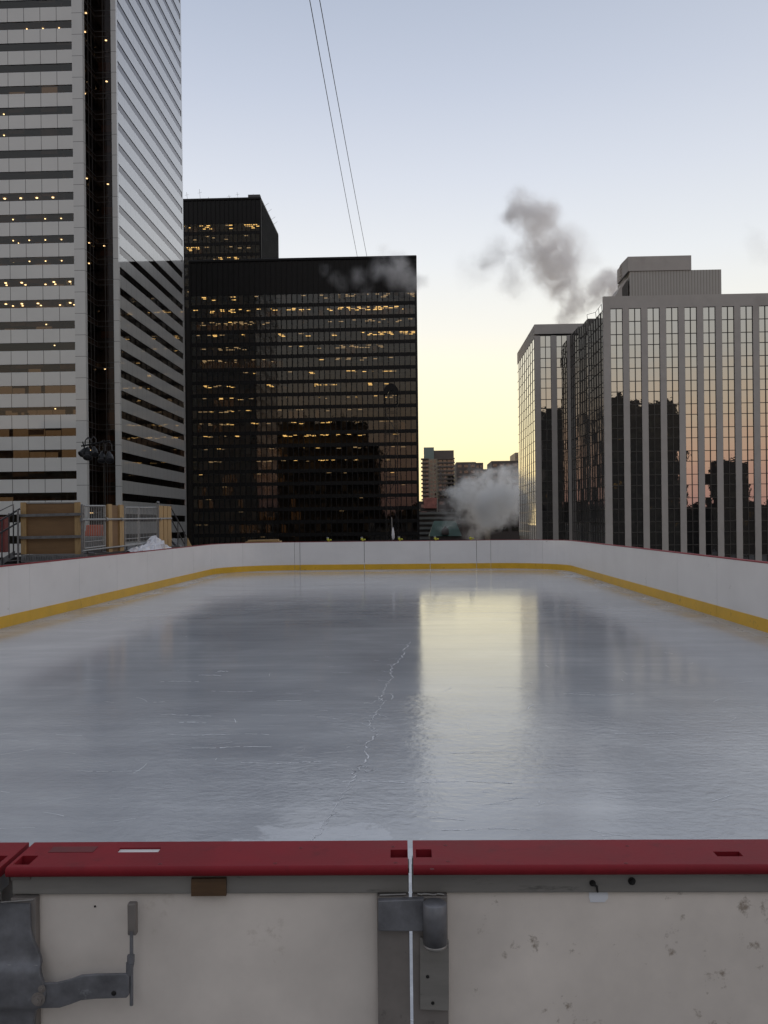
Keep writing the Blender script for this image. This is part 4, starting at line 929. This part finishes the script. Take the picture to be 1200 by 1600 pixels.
# safety-yellow work lamps clipped behind the far boards, with their cable
spots = [(514, 'leftmost yellow work lamp clipped behind the far boards'), (567, 'yellow work lamp above the second seam of the far boards'), (625, 'yellow work lamp beside the white furled pole'), (681, 'yellow work lamp below the green roofed hall'), (736, 'rightmost yellow work lamp at the foot of the steam cloud')]
first = None
for px, lab in spots:
    c = P3(px, 845, YF+.2)
    if first is None:
        t = thing('work_lamp', lab, 'lamp', (c.x, YF+.2, 1.084), 'yellow work lamps on the far boards'); first = t
        p = MB(); p.box(c.x-.03, c.x+.03, YF+.08, YF+.2, 1.0845, 1.115); p.box(c.x+.01, c.x+.04, YF+.17, YF+.2, 1.115, 1.16); p.build('clamp', M['yellow_green'], t)
        p = MB(); p.lathe((c.x-.05, YF+.18, 1.15), (.3,-1,.1), [(0,.0001),(0,.03),(.05,.045),(.09,.05),(.09,.0001)], 12); p.lathe((c.x+.07, YF+.18, 1.13), (.1,-1,.2), [(0,.0001),(0,.025),(.06,.035),(.06,.0001)], 12); p.build('head', M['yellow_green'], t)
        p = MB(); p.lathe((c.x-.04, YF+.17, 1.195), (0,0,1), [(0,.04),(.05,.045),(.05,.0001)], 10); p.build('guard', M['steel'], t)
    else:
        o = copy_tree(first); o.location = (c.x, YF+.2, 1.084); o['label'] = lab
p = MB(); pts = [P3(u, v, YF+.28) for u, v in ((500,845),(530,844.2),(567,845),(600,844),(625,844.6),(660,843.6),(700,843.2),(737,843.6),(760,845))]
p.path(pts, .014, 6); tag(p.build('power_cable', M['black'], base=pts[0]), 'black power cable sagging between the yellow work lamps', 'cable')
t = thing('furled_flag', 'thin pole with a white furled cloth standing behind the far boards', 'flag', (P3(614, 840, 35).x, 35, -.06))
p = MB(); a = P3(614.5, 845, 35); c = P3(612, 808, 35); p.tube((a.x, 35, -.06), c, .018, 8); p.build('pole', M['steel'], t)
p = MB(); a = P3(614.5, 843, 35); c = P3(614, 824, 35); p.lathe(a-Vector((0,.02,0)), (c-a), [(0,.02),(.06,.055),(.2,.06),(.36,.04),((c-a).length,.015)], 10); p.build('cloth', M['sheet'], t)

# dark lattice mast beyond the rink
ym = 62.0; a, c, zt = at(603, 840, ym), at(624, 840, ym), at(612, 600, ym).z
t = thing('lattice_mast', 'slender dark lattice mast with a boxy head standing before the black building', 'mast', ((a.x+c.x)/2, ym, -14))
p = MB(); hw = (c.x-a.x)/2*.85; xm = (a.x+c.x)/2
for sx_ in (-1, 1):
    for sy in (-1, 1): p.tube((xm+sx_*hw, ym+sy*hw, -14), (xm+sx_*hw, ym+sy*hw, zt-.9), .022, 6)
z = -13.0; k = 0
while z < zt-2.0:
    for sy in (-1, 1):
        p.tube((xm-hw, ym+sy*hw, z), (xm+hw, ym+sy*hw, z), .014, 5)
        d_ = 1 if k % 2 else -1; p.tube((xm-d_*hw, ym+sy*hw, z), (xm+d_*hw, ym+sy*hw, z+1.5), .012, 5)
    z += 1.5; k += 1
p.build('lattice', M['black_steel'], t)
p = MB(); kk = 10
for i in range(kk):
    a0, a1 = math.pi*i/kk, math.pi*(i+1)/kk
    p.prism([(xm+.55*math.cos(a0), ym-.3, zt-.75+.75*math.sin(a0)), (xm+.55*math.cos(a1), ym-.3, zt-.75+.75*math.sin(a1)), (xm+.22*math.cos(a1), ym-.3, zt-.75+.3*math.sin(a1)), (xm+.22*math.cos(a0), ym-.3, zt-.75+.3*math.sin(a0))], (0, .6, 0))
p.box(xm-.42, xm+.42, ym-.3, ym+.3, zt-1.55, zt-1.45); p.box(xm-.5, xm-.4, ym-.2, ym+.2, zt-1.449, zt-.74); p.box(xm+.4, xm+.5, ym-.2, ym+.2, zt-1.449, zt-.74)
p.build('head', M['black_steel'], t)

# cluster of stage lamps on a pole before the tower's dark slot
yl2 = 26.0
t = thing('stage_light_rig', 'dark pole with a row of hanging stage lamps in front of the tower corner', 'stage lights', (P3(165, 800, yl2).x, yl2, -.06))
p = MB(); a = P3(165, 800, yl2); b1 = P3(127, 697, yl2); b2 = P3(172, 689, yl2); top = P3(162, 687, yl2)
p.tube((a.x, yl2, -.06), (top.x, yl2, top.z), .03, 8); p.tube(b1, b2, .024, 8); p.tube(P3(129, 690, yl2), P3(133, 704, yl2), .02, 6)
p.path([P3(140, 690, yl2), P3(150, 694, yl2), P3(160, 688.5, yl2), P3(168, 691, yl2)], .012, 6)
p.build('pole', M['black_steel'], t)
for (u, v, r, dx, dz) in ((130, 707, .105, -.5, -.5), (137, 711, .13, .25, -.75), (148, 707, .10, .5, -.6), (159, 716, .11, .2, -.8), (171, 716, .125, .45, -.7)):
    q_ = P3(u, v, yl2-.1); ax_ = Vector((dx*.6, -.55, dz)); ax_.normalize(); st = q_-ax_*.24
    p = MB(); p.lathe(st, ax_, [(0,.0001),(0,r*.4),(.06,r*.55),(.12,r*.6),(.13,r*.85),(.30,r),(.34,r*1.02),(.34,r*.86),(.31,r*.84)], 14); hd_ = p.build('lamp', M['black_steel'], t)
    p = MB(); p.lathe(st+ax_*.305, ax_, [(0,r*.9),(.012,.0001)], 14); p.build('lens', M['steel_dark'], hd_)
    p = MB(); p.lathe(st+ax_*.335, ax_, [(0,r*1.03),(.012,r*1.03),(.012,r*.9),(0,r*.9)], 14); p.build('rim', M['steel_dark'], hd_)
    p = MB(); p.path([st+Vector((-r*.8,0,.05)), st+Vector((-r*.7,0,.25)), st+Vector((0,0,.32)), st+Vector((r*.7,0,.25)), st+Vector((r*.8,0,.05))], .012, 6); p.build('yoke', M['steel_dark'], hd_)

# ------------------------------------------------------------------ steam
def steam(name, label, blobs, y, dens, col, aniso, nscale, thresh, warp, absorb=0.0, ysq=1.0, soft=.2, gain=2.6):
    """blobs: (photo x, y, radius in photo px, weight): soft puffs round those points, broken up by noise"""
    B = [(at(bx, by, y+(bz if bz else 0)), br*y/FPX, bw) for bx, by, br, bw, *rest in blobs for bz in [rest[0] if rest else 0]]
    me = bpy.data.meshes.new(name); p = MB()
    for c, r, w_ in B: p.sphere(c, r*1.15+warp*.5, 12)
    o = p.build(name, [], base=B[0][0]); rm = o.modifiers.new('remesh', 'REMESH'); rm.mode = 'VOXEL'; rm.voxel_size = max(r for _, r, _ in B)*.18
    o0 = B[0][0]
    m = bpy.data.materials.new(name); m.use_nodes = True; t = m.node_tree; t.nodes.clear(); l = t.links.new
    co = N(t, 'ShaderNodeTexCoord')
    nz = N(t, 'ShaderNodeTexNoise'); nz.inputs['Scale'].default_value = nscale*.6; nz.inputs['Detail'].default_value = 3; l(co.outputs['Object'], nz.inputs['Vector'])
    s1 = N(t, 'ShaderNodeVectorMath', operation='SUBTRACT'); l(nz.outputs['Color'], s1.inputs[0]); s1.inputs[1].default_value = (.5,.5,.5)
    s2 = N(t, 'ShaderNodeVectorMath', operation='MULTIPLY_ADD'); l(s1.outputs[0], s2.inputs[0]); s2.inputs[1].default_value = (warp*2,)*3; l(co.outputs['Object'], s2.inputs[2])
    tot = None
    for c, r, w_ in B:
        d = N(t, 'ShaderNodeVectorMath', operation='DISTANCE'); l(s2.outputs[0], d.inputs[0]); d.inputs[1].default_value = tuple(c-o0)
        g_ = N(t, 'ShaderNodeMapRange', interpolation_type='SMOOTHSTEP'); l(d.outputs['Value'], g_.inputs[0])
        for i, v in zip((1,2,3,4), (r*soft, r, w_, 0)): g_.inputs[i].default_value = v
        if tot is None: tot = g_.outputs[0]
        else: a_ = N(t, 'ShaderNodeMath', operation='ADD'); l(tot, a_.inputs[0]); l(g_.outputs[0], a_.inputs[1]); tot = a_.outputs[0]
    n2 = N(t, 'ShaderNodeTexNoise'); n2.inputs['Scale'].default_value = nscale; n2.inputs['Detail'].default_value = 6; n2.inputs['Roughness'].default_value = .62; l(s2.outputs[0], n2.inputs['Vector'])
    mr_ = N(t, 'ShaderNodeMapRange'); l(n2.outputs[0], mr_.inputs[0])
    for i, v in zip((1,2,3,4), (.3, .72, -thresh, gain-thresh)): mr_.inputs[i].default_value = v
    mu_ = N(t, 'ShaderNodeMath', operation='MULTIPLY'); l(tot, mu_.inputs[0])
    ad_ = N(t, 'ShaderNodeMath', operation='MAXIMUM'); l(mr_.outputs[0], ad_.inputs[0]); ad_.inputs[1].default_value = 0; l(ad_.outputs[0], mu_.inputs[1])
    de = N(t, 'ShaderNodeMath', operation='MULTIPLY'); l(mu_.outputs[0], de.inputs[0]); de.inputs[1].default_value = dens
    pv = N(t, 'ShaderNodeVolumePrincipled'); pv.inputs['Color'].default_value = (*col, 1); pv.inputs['Anisotropy'].default_value = aniso; l(de.outputs[0], pv.inputs['Density'])
    ou = N(t, 'ShaderNodeOutputMaterial'); l(pv.outputs[0], ou.inputs['Volume'])
    o.data.materials.clear(); o.data.materials.append(m)
    return tag(o, label, 'steam', 'steam from the rooftops')
steam('steam_plume', 'grey steam plume climbing to the left above the columned building', [(884,496,22,1.6),(900,474,32,1.5),(876,450,38,1.2),(950,445,34,2.3),(922,460,30,1.2),(864,408,52,1.4),(836,390,40,1),(888,380,36,.5),(844,348,44,1.1),(814,325,36,1.2),(800,336,28,.9),(852,332,32,.7),(786,398,40,.30),(758,405,24,.4),(804,440,36,.26),(740,425,40,.12),(908,400,40,.3)],
      182, .27, (.985,.98,.985), .1, .32, .26, 3.2, gain=2.4)
steam('steam_cloud', 'dense pale steam cloud billowing at street level in the gap between the buildings', [(772,780,42,1.5),(740,768,31,1.2),(804,770,34,1.4),(714,770,22,1.0),(750,798,30,1.1),(784,752,30,1.2),(756,746,23,.9),(800,744,23,.9),(716,787,20,.6),(760,822,26,.7),(738,836,20,.5),(775,808,27,1),(702,812,24,.25),(742,726,12,.25),(802,798,23,.7),(722,815,20,.35)],
      232, .36, (.965,.98,.995), .0, .28, .46, 5.0, gain=2.9)
steam('steam_wisp', 'thin grey steam wisp drifting across the top right of the wide black building', [(622,425,30,1),(592,420,24,.8),(640,440,24,.7),(560,432,22,.5),(530,440,18,.4),(600,395,20,.35),(655,440,14,.8),(665,440,12,.5),(625,405,20,.8),(510,425,14,.3),(575,450,18,.4)],
      249, .13, (.97,.97,.98), .2, .2, .35, 2.6)
steam('steam_wisp', 'faint steam wisp hanging in the sky at the right edge above the plant room', [(1180,375,24,.6),(1195,395,24,.6),(1165,360,14,.3)], 190, .06, (.85,.85,.85), .2, .25, .3, 2.2)
